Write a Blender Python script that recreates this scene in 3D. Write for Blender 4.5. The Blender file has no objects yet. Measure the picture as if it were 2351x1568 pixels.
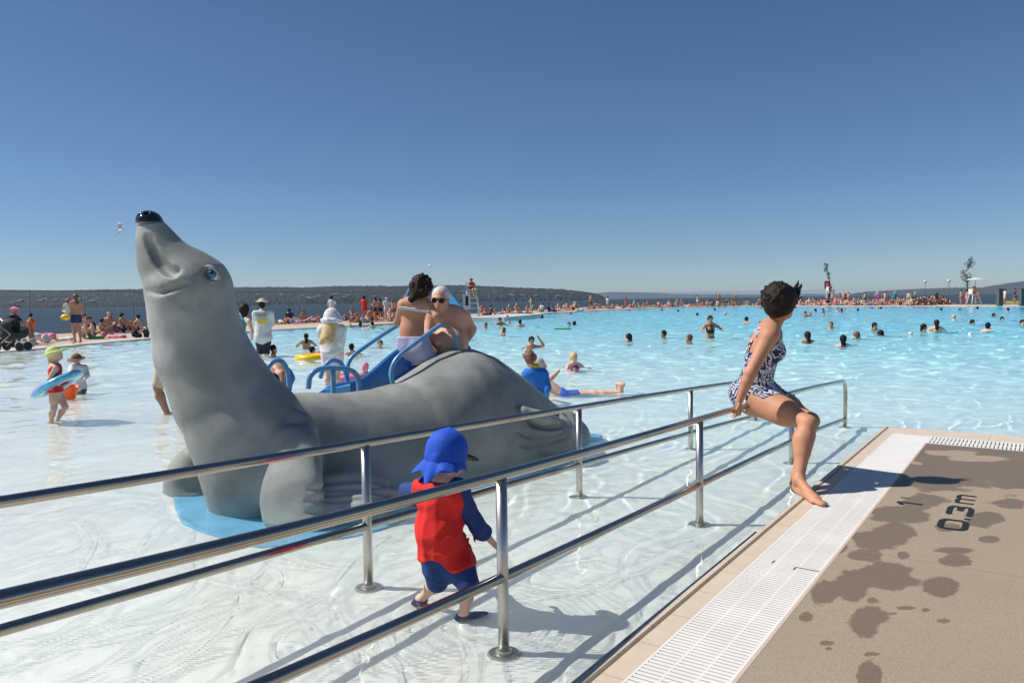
import bpy, math, random
import numpy as np
from mathutils import Vector, Matrix

S = bpy.context.scene
COL = S.collection
R_ = math.radians
random.seed(7)
rng = np.random.RandomState(11)

# ------------------------------------------------------------------ camera, sky, sun
CAMZ = 1.36
cam = bpy.data.objects.new('camera', bpy.data.cameras.new('camera'))
COL.objects.link(cam)
S.camera = cam
cam.data.lens = 26.95
cam.data.sensor_width = 36
cam.data.clip_start = 0.05
cam.data.clip_end = 40000
cam.location = (0, 0, CAMZ)
CR = Matrix.Rotation(R_(90 - 3.09), 3, 'X') @ Matrix.Rotation(R_(-0.83), 3, 'Z')
cam.rotation_euler = CR.to_euler()

SUN_EL = 50.0
w = bpy.data.worlds.new("World")
S.world = w
w.use_nodes = True
_n, _l = w.node_tree.nodes, w.node_tree.links
sky = _n.new('ShaderNodeTexSky')
sky.sky_type = 'NISHITA'
sky.sun_disc = False
sky.sun_elevation = R_(SUN_EL)
sky.sun_rotation = R_(-90)
sky.altitude = 2000
sky.air_density = 1.0
sky.dust_density = 0.35
sky.ozone_density = 7.0
_l.new(sky.outputs[0], _n['Background'].inputs[0])
_n['Background'].inputs[1].default_value = 0.078
sunl = bpy.data.lights.new('sun', 'SUN')
sun = bpy.data.objects.new('sun', sunl)
COL.objects.link(sun)
sunl.energy = 5.0
sunl.angle = R_(0.53)
sunl.color = (1.0, 0.95, 0.87)
sd = Vector((math.cos(R_(SUN_EL)), -0.05, -math.sin(R_(SUN_EL))))
sun.rotation_euler = sd.to_track_quat('-Z', 'Y').to_euler()
sunl.cycles.is_caustics_light = True
S.view_settings.view_transform = 'Standard'
S.view_settings.look = 'None'
S.view_settings.exposure = 0.12
S.view_settings.gamma = 1
S.cycles.max_bounces = 8
S.cycles.diffuse_bounces = 3
S.cycles.glossy_bounces = 4
S.cycles.transmission_bounces = 6
S.cycles.transparent_max_bounces = 12
S.cycles.volume_bounces = 0
S.cycles.use_denoising = True
S.cycles.sample_clamp_indirect = 6

# ------------------------------------------------------------------ helpers
F_ = 1760.0
def P(x, y, Y):
    """world point seen at picture position (x, y) at distance Y ahead"""
    r = CR @ Vector(((x - 1175.5) / F_, -(y - 784) / F_, -1))
    t = Y / r.y
    return np.array([r.x * t, Y, CAMZ + r.z * t])
def G(x, y, z=0.0):
    r = CR @ Vector(((x - 1175.5) / F_, -(y - 784) / F_, -1))
    t = (z - CAMZ) / r.z
    return np.array([r.x * t, r.y * t, z])
def A(*v):
    return np.array(v, float)
def unit(v):
    v = np.asarray(v, float)
    return v / (np.linalg.norm(v) + 1e-12)
def px(p, Y):
    return p * Y / F_
UV_ = unit([0.572, 0.82, 0]); NV_ = A(UV_[1], -UV_[0], 0)
def ns(n, s, z=0.0):
    p = NV_ * n + UV_ * s
    return A(p[0], p[1], z)
def depth(x, y):
    q = .75 * x + .66 * y
    return np.clip(.10 + .036 * np.maximum(0, q - 2), .08, 1.5)

def tag(o, label=None, cat=None, group=None, kind=None):
    if label: o['label'] = label
    if cat: o['category'] = cat
    if group: o['group'] = group
    if kind: o['kind'] = kind
    return o
def empty(name, loc, label, cat, group=None):
    o = bpy.data.objects.new(name, None)
    o.empty_display_size = .1
    COL.objects.link(o)
    o.location = Vector(loc)
    return tag(o, label, cat, group)
def mesh(name, v, f, mat, parent=None, loc=None, smooth=True, caus=True, midx=None):
    """v in world space; the origin goes to loc (or the parent's)"""
    v = np.asarray(v, np.float32).reshape(-1, 3)
    off = np.zeros(3)
    if parent is not None: 
        q = parent
        while q is not None:
            off = off + np.array(q.location); q = q.parent
    if loc is not None: off = off + (np.asarray(loc, float) if parent is None else 0)
    me = bpy.data.meshes.new(name)
    vv = v - off.astype(np.float32)
    if isinstance(f, np.ndarray) and f.ndim == 2:
        k = f.shape[1]
        me.vertices.add(len(vv)); me.vertices.foreach_set('co', vv.ravel())
        me.loops.add(f.size); me.loops.foreach_set('vertex_index', f.astype(np.int32).ravel())
        me.polygons.add(len(f))
        me.polygons.foreach_set('loop_start', np.arange(0, f.size, k, dtype=np.int32))
        me.polygons.foreach_set('loop_total', np.full(len(f), k, np.int32))
        me.update(calc_edges=True)
    else:
        me.from_pydata(vv.tolist(), [], [list(map(int, q)) for q in f])
    me.polygons.foreach_set('use_smooth', np.full(len(me.polygons), smooth, bool))
    for m in (mat if isinstance(mat, (list, tuple)) else [mat]):
        me.materials.append(m)
    if midx is not None:
        me.polygons.foreach_set('material_index', np.asarray(midx, np.int32))
    o = bpy.data.objects.new(name, me)
    COL.objects.link(o)
    if parent is None: 
        if loc is not None: o.location = Vector(loc)
    else: o.parent = parent
    if caus: o.cycles.is_caustics_receiver = True
    return o

class MB:
    def __init__(s): s.v = []; s.f = []
    def add(s, v, f):
        b = len(s.v)
        s.v += [list(map(float, q)) for q in v]
        s.f += [[i + b for i in q] for q in f]
    def box(s, c, h, R=None):
        R = np.eye(3) if R is None else np.asarray(R)
        v = [np.asarray(c) + R @ (np.array([i, j, k]) * h) for i in (-1, 1) for j in (-1, 1) for k in (-1, 1)]
        s.add(v, [(0, 1, 3, 2), (4, 6, 7, 5), (0, 4, 5, 1), (2, 3, 7, 6), (0, 2, 6, 4), (1, 5, 7, 3)])
    def tube(s, pts, r, n=12, cap=True):
        pts = [np.asarray(p, float) for p in pts]
        rr = r if isinstance(r, (list, tuple, np.ndarray)) else [r] * len(pts)
        prev = None; rings = []
        for i, p in enumerate(pts):
            d = unit(pts[min(i + 1, len(pts) - 1)] - pts[max(i - 1, 0)])
            if prev is None:
                a = np.cross(d, [0, 0, 1]) if abs(d[2]) < .9 else np.cross(d, [1, 0, 0])
            else: a = prev - d * np.dot(prev, d)
            a = unit(a); prev = a; b = np.cross(d, a)
            rings.append([p + rr[i] * (math.cos(t) * a + math.sin(t) * b) for t in np.arange(n) * 2 * math.pi / n])
        v = [q for ring in rings for q in ring]; f = []
        for i in range(len(pts) - 1):
            for j in range(n):
                f.append((i * n + j, i * n + (j + 1) % n, (i + 1) * n + (j + 1) % n, (i + 1) * n + j))
        if cap:
            f.append(tuple(range(n))[::-1]); f.append(tuple((len(pts) - 1) * n + j for j in range(n)))
        s.add(v, f)
    def lathe(s, c, prof, n=16, R=None):
        R = np.eye(3) if R is None else R
        v = []; f = []
        for (r, z) in prof:
            for t in np.arange(n) * 2 * math.pi / n:
                v.append(np.asarray(c) + R @ np.array([r * math.cos(t), r * math.sin(t), z]))
        for i in range(len(prof) - 1):
            for j in range(n):
                f.append((i * n + j, i * n + (j + 1) % n, (i + 1) * n + (j + 1) % n, (i + 1) * n + j))
        s.add(v, f)
    def poly(s, pts): s.add(pts, [tuple(range(len(pts)))])
    def build(s, name, mat, parent=None, loc=None, smooth=False, **k):
        return mesh(name, s.v, s.f, mat, parent, loc, smooth, **k)

def spline(pts, n=8):
    pts = [np.asarray(p, float) for p in pts]
    q = [2 * pts[0] - pts[1]] + pts + [2 * pts[-1] - pts[-2]]
    out = []
    for i in range(1, len(q) - 2):
        for t in np.arange(n) / n:
            a, b, c, d = q[i - 1:i + 3]
            out.append(.5 * ((2 * b) + (c - a) * t + (2 * a - 5 * b + 4 * c - d) * t * t + (3 * b - a - 3 * c + d) * t ** 3))
    out.append(pts[-1])
    return out

# ------------------------------------------------------------------ materials
def newmat(name):
    m = bpy.data.materials.new(name); m.use_nodes = True
    return m, m.node_tree.nodes, m.node_tree.links, m.node_tree.nodes['Principled BSDF']
def pm(name, col, rough=.6, metal=0, noise=0, scale=20, bump=0, bscale=60, sss=0, spec=None, coat=0):
    m, n, l, b = newmat(name)
    b.inputs['Base Color'].default_value = (*col, 1)
    b.inputs['Roughness'].default_value = rough
    b.inputs['Metallic'].default_value = metal
    if spec is not None: b.inputs['Specular IOR Level'].default_value = spec
    if coat: b.inputs['Coat Weight'].default_value = coat; b.inputs['Coat Roughness'].default_value = .15
    if sss:
        b.inputs['Subsurface Weight'].default_value = sss
        b.inputs['Subsurface Radius'].default_value = (.012, .004, .002)
        b.inputs['Subsurface Scale'].default_value = 1
    if noise or bump:
        tc = n.new('ShaderNodeTexCoord')
    if noise:
        t = n.new('ShaderNodeTexNoise'); t.inputs['Scale'].default_value = scale; t.inputs['Detail'].default_value = 5
        l.new(tc.outputs['Object'], t.inputs['Vector'])
        r = n.new('ShaderNodeMapRange'); r.inputs[1].default_value = .3; r.inputs[2].default_value = .7
        r.inputs[3].default_value = 1 - noise; r.inputs[4].default_value = 1 + noise
        l.new(t.outputs[0], r.inputs[0])
        x = n.new('ShaderNodeVectorMath'); x.operation = 'SCALE'; x.inputs[0].default_value = col
        l.new(r.outputs[0], x.inputs['Scale']); l.new(x.outputs[0], b.inputs['Base Color'])
    if bump:
        t = n.new('ShaderNodeTexNoise'); t.inputs['Scale'].default_value = bscale; t.inputs['Detail'].default_value = 4
        l.new(tc.outputs['Object'], t.inputs['Vector'])
        u = n.new('ShaderNodeBump'); u.inputs['Strength'].default_value = bump; u.inputs['Distance'].default_value = .01
        l.new(t.outputs[0], u.inputs['Height']); l.new(u.outputs[0], b.inputs['Normal'])
    return m

M = {}
M['steel'] = pm('stainless_steel', (.42, .365, .30), .11, 1, noise=.12, scale=3)
M['steelpost'] = pm('brushed_steel', (.52, .50, .47), .34, 1, noise=.1, scale=6)
M['skin_tan'] = pm('tanned_skin', (.50, .235, .135), .62, noise=.10, scale=9, sss=.12)
M['skin_pale'] = pm('pale_skin', (.68, .42, .31), .62, noise=.08, scale=9, sss=.12)
M['skin_mid'] = pm('brown_skin', (.40, .20, .12), .5, noise=.1, scale=9)
M['skin_dark'] = pm('dark_skin', (.17, .085, .05), .5, noise=.1, scale=9)
M['hair_dark'] = pm('dark_brown_hair', (.016, .010, .006), .6, noise=.5, scale=40, bump=.5, bscale=90, spec=.22)
M['hair_black'] = pm('black_hair', (.008, .007, .007), .6, noise=.3, scale=40, bump=.5, bscale=90, spec=.22)
M['hair_red'] = pm('auburn_hair', (.16, .065, .03), .5, noise=.3, scale=50, bump=.5, bscale=90)
M['hair_blond'] = pm('blond_hair', (.62, .42, .19), .5, noise=.25, scale=40, bump=.5, bscale=90)
M['hair_grey'] = pm('grey_hair', (.55, .53, .51), .6, noise=.15, scale=50, bump=.5, bscale=90)
def cloth(name, c, **k):
    k.setdefault('bump', .35); k.setdefault('bscale', 25); k.setdefault('noise', .08)
    return pm(name, c, .8, **k)
CL = {'red': (.62, .03, .03), 'blue': (.02, .12, .50), 'navy': (.015, .03, .12), 'white': (.62, .62, .61), 'black': (.02, .02, .022),
      'pink': (.75, .25, .38), 'green': (.03, .28, .13), 'teal': (.0, .22, .22), 'yellow': (.80, .52, .03), 'orange': (.80, .17, .03),
      'purple': (.25, .04, .28), 'magenta': (.42, .02, .22), 'grey': (.30, .31, .33), 'turquoise': (.08, .45, .50), 'beige': (.55, .45, .33), 'brown': (.16, .08, .05)}
for k, c in CL.items(): M['c_' + k] = cloth(k + '_fabric', c)

# ------------------------------------------------------------------ distance-field modelling: smooth bodies
class SDF:
    def __init__(s): s.p = []
    def cone(s, a, b, ra, rb, k=.02, m=0, flat=None, sub=False):
        s.p.append(('c', A(*a), A(*b), ra, rb, k, m, flat, sub)); return s
    def ell(s, c, r, R=None, k=.02, m=0, sub=False):
        s.p.append(('e', A(*c), A(*r), np.eye(3) if R is None else np.asarray(R), 0, k, m, None, sub)); return s
    def fn(s, lo, hi, f, k=.02, m=0, sub=False):
        s.p.append(('f', A(*lo), A(*hi), f, 0, k, m, None, sub)); return s
    def bounds(s, q):
        if q[0] == 'c':
            r = max(q[3], q[4]); return np.minimum(q[1], q[2]) - r, np.maximum(q[1], q[2]) + r
        if q[0] == 'e':
            e = np.sqrt((q[3] ** 2) @ (q[2] ** 2)); return q[1] - e, q[1] + e
        return q[1], q[2]
    @staticmethod
    def ev(q, X):
        if q[0] == 'c':
            a, b, ra, rb, fl = q[1], q[2], q[3], q[4], q[7]
            pa = X - a; ba = b - a
            h = np.clip(pa @ ba / max(ba @ ba, 1e-9), 0, 1)
            v = pa - h[..., None] * ba
            if fl is not None:
                w_ = unit(fl[0]); dd = v @ w_
                v = v + (dd * (fl[1] - 1))[..., None] * w_
                return (np.sqrt((v * v).sum(-1)) - (ra + (rb - ra) * h)) / (1 + (fl[1] - 1) * .5)
            return np.sqrt((v * v).sum(-1)) - (ra + (rb - ra) * h)
        if q[0] == 'e':
            L = (X - q[1]) @ q[3]            # columns of R are the axes
            k0 = np.sqrt(((L / q[2]) ** 2).sum(-1)); k1 = np.sqrt(((L / q[2] ** 2) ** 2).sum(-1))
            return k0 * (k0 - 1) / np.maximum(k1, 1e-6)
        return q[3](X)
    def grid(s, h, pad=.035):
        B = [s.bounds(q) for q in s.p if not q[8]]
        lo = np.min([b[0] for b in B], 0) - pad; hi = np.max([b[1] for b in B], 0) + pad
        n = np.ceil((hi - lo) / h).astype(int) + 1
        F = np.full(n, .5, np.float32); I = np.zeros(n, np.int8); W = np.full(n, 9, np.float32)
        ax = [lo[i] + h * np.arange(n[i]) for i in range(3)]
        for q in s.p:
            b0, b1 = s.bounds(q); e = q[5] + pad
            i0 = np.clip(((b0 - e - lo) / h).astype(int), 0, n); i1 = np.clip(((b1 + e - lo) / h).astype(int) + 2, 0, n)
            if (i1 <= i0).any(): continue
            sl = tuple(slice(i0[i], i1[i]) for i in range(3))
            X = np.stack(np.meshgrid(*[ax[i][sl[i]] for i in range(3)], indexing='ij'), -1)
            d = s.ev(q, X); f = F[sl]; k = q[5]
            if q[8]:
                hh = np.maximum(k - np.abs(f + d), 0) / k
                F[sl] = np.maximum(f, -d) + hh * hh * k / 4
            else:
                hh = np.maximum(k - np.abs(f - d), 0) / k
                F[sl] = np.minimum(f, d) - hh * hh * k / 4
                c = d < W[sl]; W[sl] = np.where(c, d, W[sl]); I[sl] = np.where(c, q[6], I[sl])
        return F, lo, h, I, ax

def nets(F, lo, h):
    Sg = F < 0
    c = [(i, j, k) for i in (0, 1) for j in (0, 1) for k in (0, 1)]
    n = np.array(F.shape) - 1
    def sh(Aa, o): return Aa[o[0]:o[0] + n[0], o[1]:o[1] + n[1], o[2]:o[2] + n[2]]
    cnt = sum(sh(Sg, o).astype(np.int8) for o in c)
    act = (cnt > 0) & (cnt < 8)
    ids = np.argwhere(act)
    if len(ids) == 0: return np.zeros((0, 3)), np.zeros((0, 4), int)
    vid = np.full(n, -1, np.int32); vid[act] = np.arange(len(ids))
    fv = {o: F[ids[:, 0] + o[0], ids[:, 1] + o[1], ids[:, 2] + o[2]] for o in c}
    pos = np.zeros((len(ids), 3)); w_ = np.zeros(len(ids))
    for a in c:
        for ax in range(3):
            if a[ax] == 0:
                b = list(a); b[ax] = 1; b = tuple(b)
                m = (fv[a] < 0) != (fv[b] < 0)
                t = np.where(m, fv[a] / np.where(m, fv[a] - fv[b], 1), 0)
                q = np.tile(np.array(a, float), (len(ids), 1)); q[:, ax] = t
                pos += q * m[:, None]; w_ += m
    V = lo + h * (ids + pos / w_[:, None])
    Q = []
    for ax in range(3):
        o1, o2 = [(1, 2), (2, 0), (0, 1)][ax]
        s0 = [slice(1, -1)] * 3; s1 = [slice(1, -1)] * 3
        s0[ax] = slice(0, -1); s1[ax] = slice(1, None)
        a = Sg[tuple(s0)]; b = Sg[tuple(s1)]
        e = np.argwhere(a != b)
        base = e.copy(); 
        for k in range(3):
            if k != ax: base[:, k] += 1
        def cell(d1, d2):
            q = base.copy(); q[:, o1] -= d1; q[:, o2] -= d2
            return vid[q[:, 0], q[:, 1], q[:, 2]]
        q = np.stack([cell(0, 0), cell(1, 0), cell(1, 1), cell(0, 1)], 1)
        inside = a[tuple(e.T)]
        q[~inside] = q[~inside][:, ::-1]
        Q.append(q)
    Q = np.concatenate(Q); Q = Q[(Q >= 0).all(1)]
    return V, Q

def relax(V, Q, it=1, lam=.5):
    for _ in range(it):
        s_ = np.zeros_like(V); c_ = np.zeros(len(V))
        for k in range(4):
            a = Q[:, k]
            for b in (Q[:, (k + 1) % 4], Q[:, (k + 3) % 4]):
                np.add.at(s_, a, V[b]); np.add.at(c_, a, 1)
        V = V * (1 - lam) + lam * s_ / np.maximum(c_, 1)[:, None]
    return V

def region(prims, ax, shape):
    X = np.stack(np.meshgrid(*ax, indexing='ij'), -1)
    D = np.full(shape, 9., np.float32)
    for q in prims: D = np.minimum(D, SDF.ev(q, X))
    return D, X
def rc(a, b, ra, rb=None): return ('c', A(*a), A(*b), ra, ra if rb is None else rb, 0, 0, None, False)
def re(c, r, R=None): return ('e', A(*c), A(*r), np.eye(3) if R is None else np.asarray(R), 0, 0, 0, None, False)

def frame(f, up):
    f = unit(f); s_ = unit(np.cross(f, up)); u = np.cross(s_, f)
    return f, s_, u          # forward, right, up

def hand(b, wr, d, nrm, s=1., curl=.5, side=1, m=0):
    d = unit(d); nrm = unit(nrm - d * np.dot(nrm, d)); lat = np.cross(d, nrm) * side
    kn = wr + d * .082 * s
    b.cone(wr + d * .02 * s, kn, .030 * s, .042 * s, .012, m, flat=(nrm, 2.2))
    for i, L in enumerate((.066, .074, .068, .052)):
        p = kn + lat * (1.5 - i) * .0205 * s - d * .006 * s * abs(i - 1.2)
        a = .12
        for j in range(3):
            a += curl * (.55 + .25 * j) + .03 * i
            q = p + (d * math.cos(a) + nrm * math.sin(a)) * L * s * (.46, .31, .25)[j]
            b.cone(p, q, .0098 * s * (1 - .1 * j), .0092 * s * (1 - .12 * j), .004, m); p = q
    t = wr + d * .028 * s + lat * .028 * s
    t2 = t + unit(d * .6 + lat * .7 + nrm * .35) * .042 * s
    t3 = t2 + unit(d * .75 + lat * .15 + nrm * (.3 + curl * .5)) * .032 * s
    b.cone(wr + d * .02 * s + lat * .012 * s, t, .017 * s, .014 * s, .01, m)
    b.cone(t, t2, .0125 * s, .011 * s, .006, m); b.cone(t2, t3, .0105 * s, .009 * s, .004, m)

def head(b, c, f, up, s=1., hi=True, m=0):
    f, r, u = frame(f, up); Rm = np.stack([f, r, u], 1)
    c = np.asarray(c)
    b.ell(c + u * .015 * s - f * .012 * s, (.098 * s, .077 * s, .098 * s), Rm, .02, m)
    b.ell(c - u * .045 * s + f * .03 * s, (.062 * s, .056 * s, .065 * s), Rm, .03, m)
    b.ell(c - u * .085 * s + f * .055 * s, (.028 * s, .032 * s, .024 * s), Rm, .025, m)      # chin
    if hi:
        b.cone(c + f * .082 * s + u * .005 * s, c + f * .104 * s - u * .03 * s, .009 * s, .014 * s, .012, m)
        b.ell(c + f * .088 * s - u * .058 * s, (.012 * s, .024 * s, .009 * s), Rm, .008, m)
        b.ell(c + f * .075 * s + u * .028 * s, (.02 * s, .05 * s, .011 * s), Rm, .015, m)
        for q in (-1, 1):
            b.ell(c + f * .09 * s + u * .008 * s + r * q * .031 * s, (.012 * s, .015 * s, .010 * s), Rm, .012, m, sub=True)
            b.ell(c + r * q * .077 * s - u * .01 * s - f * .008 * s, (.018 * s, .010 * s, .030 * s), Rm, .008, m)

def fig(b, J, s=1., hs=1., fat=1., female=False, hi=False, m=0, child=False):
    """body from joints J (world points); s = stature / 1.7"""
    up = unit(J['neck'] - J['pelvis']); lat = unit(J['shR'] - J['shL']); fr = unit(np.cross(up, lat))
    fl = (fr, 1.42)
    b.cone(J['chest'], J['belly'], .150 * s * fat, .128 * s * fat, .05, m, flat=fl)
    b.cone(J['belly'], J['pelvis'], .128 * s * fat, .150 * s * fat, .05, m, flat=fl)
    b.cone(J['shL'] * .72 + J['shR'] * .28, J['shR'] * .72 + J['shL'] * .28, .085 * s, .085 * s, .06, m, flat=(fr, 1.15))
    for q in 'LR':
        b.cone(J['neck'], J['sh' + q], .05 * s, .055 * s, .05, m)
        b.cone(J['sh' + q], J['el' + q], .056 * s * (.5 + .5 * fat), .041 * s, .03, m)
        e, w_ = J['el' + q], J['wr' + q]
        b.cone(e, e * .7 + w_ * .3, .040 * s, .041 * s, .02, m); b.cone(e * .7 + w_ * .3, w_, .041 * s, .026 * s, .015, m)
        hd = J.get('hd' + q, w_ + (w_ - e) * .3)
        if not hi: b.cone(w_, hd, .028 * s, .022 * s, .015, m)
        if 'kn' + q in J:
            hp, kn, an = J['hip' + q], J['kn' + q], J['an' + q]
            b.cone(hp, hp * .5 + kn * .5, .098 * s * (.4 + .6 * fat), .080 * s, .05, m); b.cone(hp * .5 + kn * .5, kn, .080 * s, .055 * s, .03, m)
            bk = unit(np.cross(lat, unit(an - kn)))
            cf = kn * .68 + an * .32 - bk * .012 * s * (1 if np.dot(bk, J['toe' + q] - an) > 0 else -1)
            b.cone(kn, cf, .052 * s, .057 * s, .03, m); b.cone(cf, an, .057 * s, .033 * s, .03, m)
            t = J['toe' + q]; d = unit(t - an * A(1, 1, 0) - A(0, 0, t[2]))
            heel = A(an[0], an[1], t[2] + .012 * s) - d * .035 * s
            b.cone(an, heel, .036 * s, .030 * s, .02, m)
            ball = heel + (t - heel) * .72
            b.cone(heel, ball, .030 * s, .036 * s, .02, m, flat=((0, 0, 1), 1.3)); b.cone(ball, t, .036 * s, .024 * s, .02, m, flat=((0, 0, 1), 1.6))
            b.cone(an, ball, .032 * s, .026 * s, .03, m)
    b.cone(J['neck'] - up * .03 * s, J['head'] - J['hup'] * .05 * s * hs, .055 * s, .050 * s, .03, m)
    head(b, J['head'], J['face'], J['hup'], s * hs, hi=hi, m=m)
    if female:
        for q in (-1, 1):
            b.ell(J['chest'] + up * .01 * s + fr * .09 * s + lat * q * .07 * s, (.06 * s,) * 3, None, .04, m)

def skeleton(d, s=1.):
    """fill in what a pose leaves out; d holds world points"""
    J = {k: np.asarray(v, float) for k, v in d.items()}
    J.setdefault('hup', A(0, 0, 1))
    if 'belly' not in J: J['belly'] = J['chest'] * .48 + J['pelvis'] * .52
    return J

def person(label, J, s, skin, hair=None, garments=(), h=.014, hs=1., fat=1., female=False, hi=True, group=None, extra=None, base=None, eyes=False, name='person'):
    J = skeleton(J)
    b = SDF(); fig(b, J, s, hs, fat, female, hi)
    if extra: extra(b, J)
    F, lo, hh, I, ax = b.grid(h)
    V, Q = nets(F, lo, hh); V = relax(V, Q, 1, .4)
    if base is None: base = A(J['pelvis'][0], J['pelvis'][1], V[:, 2].min())
    root = empty(name, base, label, 'person', group)
    mesh('body', V, Q, skin, root)
    for g in garments:
        nm, prims, off, mt = g[:4]
        D, X = region(prims, ax, F.shape)
        if len(g) > 4 and g[4]: D = np.maximum(D, g[4](X))
        if 'shirt' in nm or nm == 'top': D = np.maximum(D, (X - J['neck']) @ J['hup'] - .008)
        fo = 0
        if len(g) > 5:
            am, fr_, sd_ = g[5]; r_ = np.random.RandomState(sd_); Xr = X - J['pelvis']
            for i_ in range(6):
                a_ = r_.normal(size=3) * A(1, 1, .55); a_ = unit(a_) * fr_ * (.7 + r_.rand()); p_ = r_.rand() * 6
                w_ = Xr @ a_ + 1.1 * np.sin(Xr @ (r_.normal(size=3) * fr_ * .5)) + p_; fo = fo + am * (1 - np.abs(np.sin(w_))) ** 1.5 / 2.2
        Gf = np.maximum(F - off - fo, D)
        v, q = nets(Gf, lo, hh)
        if len(q): mesh(nm, relax(v, q, 1, .35), q, mt, root)
    if hair is not None:
        for hr in (hair if isinstance(hair, list) else [hair]):
            hb = SDF(); hr[0](hb, J)
            F2, lo2, h2, _, _ = hb.grid(min(h, .012)); v, q = nets(F2, lo2, h2)
            mesh(hr[2] if len(hr) > 2 else 'hair', relax(v, q, 1, .3), q, hr[1], root)
    if eyes:
        f, r, u = frame(J['face'], J['hup']); k = s * hs
        for sgn in (-1, 1):
            mb = MB(); c = J['head'] + f * .080 * k + u * .008 * k + r * sgn * .031 * k
            mb.lathe(c, [(.0001, -.012 * k), (.009 * k, -.008 * k), (.012 * k, 0), (.009 * k, .008 * k), (.0001, .012 * k)], 10)
            mb.build('eye', M['eye'], root, smooth=True)
    return root, J
M['eye'] = pm('eye', (.05, .035, .03), .15)

def hair_short(k=1.0, vol=.014):
    def f(b, J):
        f_, r, u = frame(J['face'], J['hup']); s = J['_s']
        Rm = np.stack([f_, r, u], 1)
        b.ell(J['head'] + u * .027 * s - f_ * .026 * s, (.096 * s + vol, .080 * s + vol, .093 * s + vol), Rm, .02)
        b.ell(J['head'] - u * .03 * s - f_ * .05 * s, (.05 * s + vol, .068 * s + vol, .06 * s + vol), Rm, .03)
        b.ell(J['head'] - u * .035 * s + f_ * .075 * s, (.085 * s, .073 * s, .085 * s), Rm, .015, sub=True)
    return f
def hair_long(L=.25, vol=.014):
    def f(b, J):
        hair_short(1, vol)(b, J)
        f_, r, u = frame(J['face'], J['hup']); s = J['_s']
        b.cone(J['head'] - f_ * .07 * s, J['head'] - f_ * .09 * s - u * L, .075 * s, .045 * s, .04, flat=(f_, 1.6))
    return f

def hair_tousled(vol=.02, n=60, seed=1, nape=.03, ln=.035):
    def f(b, J):
        hair_short(1, vol * .6)(b, J)
        f_, r, u = frame(J['face'], J['hup']); s = J['_s']; rr = np.random.RandomState(seed); hc = J['head'] + u * .02 * s - f_ * .03 * s
        if nape: b.cone(J['head'] - f_ * .07 * s - u * .04 * s, J['head'] - f_ * .085 * s - u * (.06 * s + nape), .06 * s, .045 * s, .03, flat=(f_, 1.5))
        for i in range(n):
            d = unit(rr.normal(size=3) + u * .3)
            if np.dot(d, f_) > .45 or np.dot(d, u) < -.75: continue
            p = hc + d * (.088 * s + vol); sw = unit(np.cross(d, rr.normal(size=3)) - u * .5) * ln
            b.cone(p - sw * .5, p + sw - d * .01, .016, .006, .008)
    return f

# ------------------------------------------------------------------ ground: pool, deck, beach, sea, hills
EDGE = spline([A(-30, -40, 0), A(-23, -12, 0), A(-18.2, 8, 0), A(-15.4, 22.4, 0), A(-14.6, 30, 0), A(-12.6, 37.7, 0), A(-10.2, 42, 0), A(-7.0, 48.6, 0),
               A(-2.4, 58, 0), A(4.2, 76, 0), A(14, 95, 0), A(26, 106, 0), A(38, 101, 0), A(49.7, 76, 0), A(58, 52, 0), A(62, 0, 0), A(64, -40, 0)], 10)
EDGE = np.array(EDGE)
_t = np.gradient(EDGE[:, :2], axis=0); _t /= np.linalg.norm(_t, axis=1)[:, None]
ENR = np.stack([-_t[:, 1], _t[:, 0], 0 * _t[:, 0]], 1)          # outward
def edge_at(i, o, z=.05):
    """point beside the pool's far edge: i = fractional sample, o = metres outward"""
    k = int(np.clip(i, 0, len(EDGE) - 2)); t = i - k
    p = EDGE[k] * (1 - t) + EDGE[k + 1] * t + ENR[k] * o
    return A(p[0], p[1], z)
def edge_px(x, o=0.):
    """edge sample whose outward point shows at picture column x"""
    best = None
    for i in np.arange(20, len(EDGE) - 35, .25):
        p = edge_at(i, o)
        if p[1] < 5: continue
        e = abs(1175.5 + F_ * p[0] / p[1] * 1.0 - x)
        if best is None or e < best[0]: best = (e, i)
    return best[1]
def inside(xy, off=0.):
    poly = EDGE[:, :2] + ENR[:, :2] * off
    x, y = xy[:, 0], xy[:, 1]; r = np.zeros(len(x), bool); n = len(poly)
    for i in range(n):
        a, b = poly[i], poly[(i + 1) % n]
        c = ((a[1] > y) != (b[1] > y)) & (x < (b[0] - a[0]) * (y - a[1]) / (b[1] - a[1] + 1e-12) + a[0])
        r ^= c
    return r

# pool floor (one sheet, gently deepening); paint colour ramp also stands in for light absorbed by deeper water
m, n, l, b = newmat('painted_floor_with_water_tint')
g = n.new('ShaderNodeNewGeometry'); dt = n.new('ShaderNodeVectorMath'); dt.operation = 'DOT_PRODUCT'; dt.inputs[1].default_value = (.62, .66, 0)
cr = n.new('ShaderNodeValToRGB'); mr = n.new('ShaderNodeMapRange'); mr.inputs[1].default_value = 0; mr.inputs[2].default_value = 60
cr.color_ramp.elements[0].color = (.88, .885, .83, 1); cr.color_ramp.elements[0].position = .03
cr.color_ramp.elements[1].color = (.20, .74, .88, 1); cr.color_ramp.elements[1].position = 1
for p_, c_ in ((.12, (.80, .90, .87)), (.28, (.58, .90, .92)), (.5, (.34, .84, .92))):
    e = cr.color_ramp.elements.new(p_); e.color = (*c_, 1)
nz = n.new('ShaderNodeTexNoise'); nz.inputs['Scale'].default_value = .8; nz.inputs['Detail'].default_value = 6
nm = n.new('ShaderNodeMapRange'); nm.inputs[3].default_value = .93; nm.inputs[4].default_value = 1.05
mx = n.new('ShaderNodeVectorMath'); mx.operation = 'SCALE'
l.new(g.outputs['Position'], dt.inputs[0]); l.new(dt.outputs['Value'], mr.inputs[0]); l.new(mr.outputs[0], cr.inputs[0])
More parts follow.
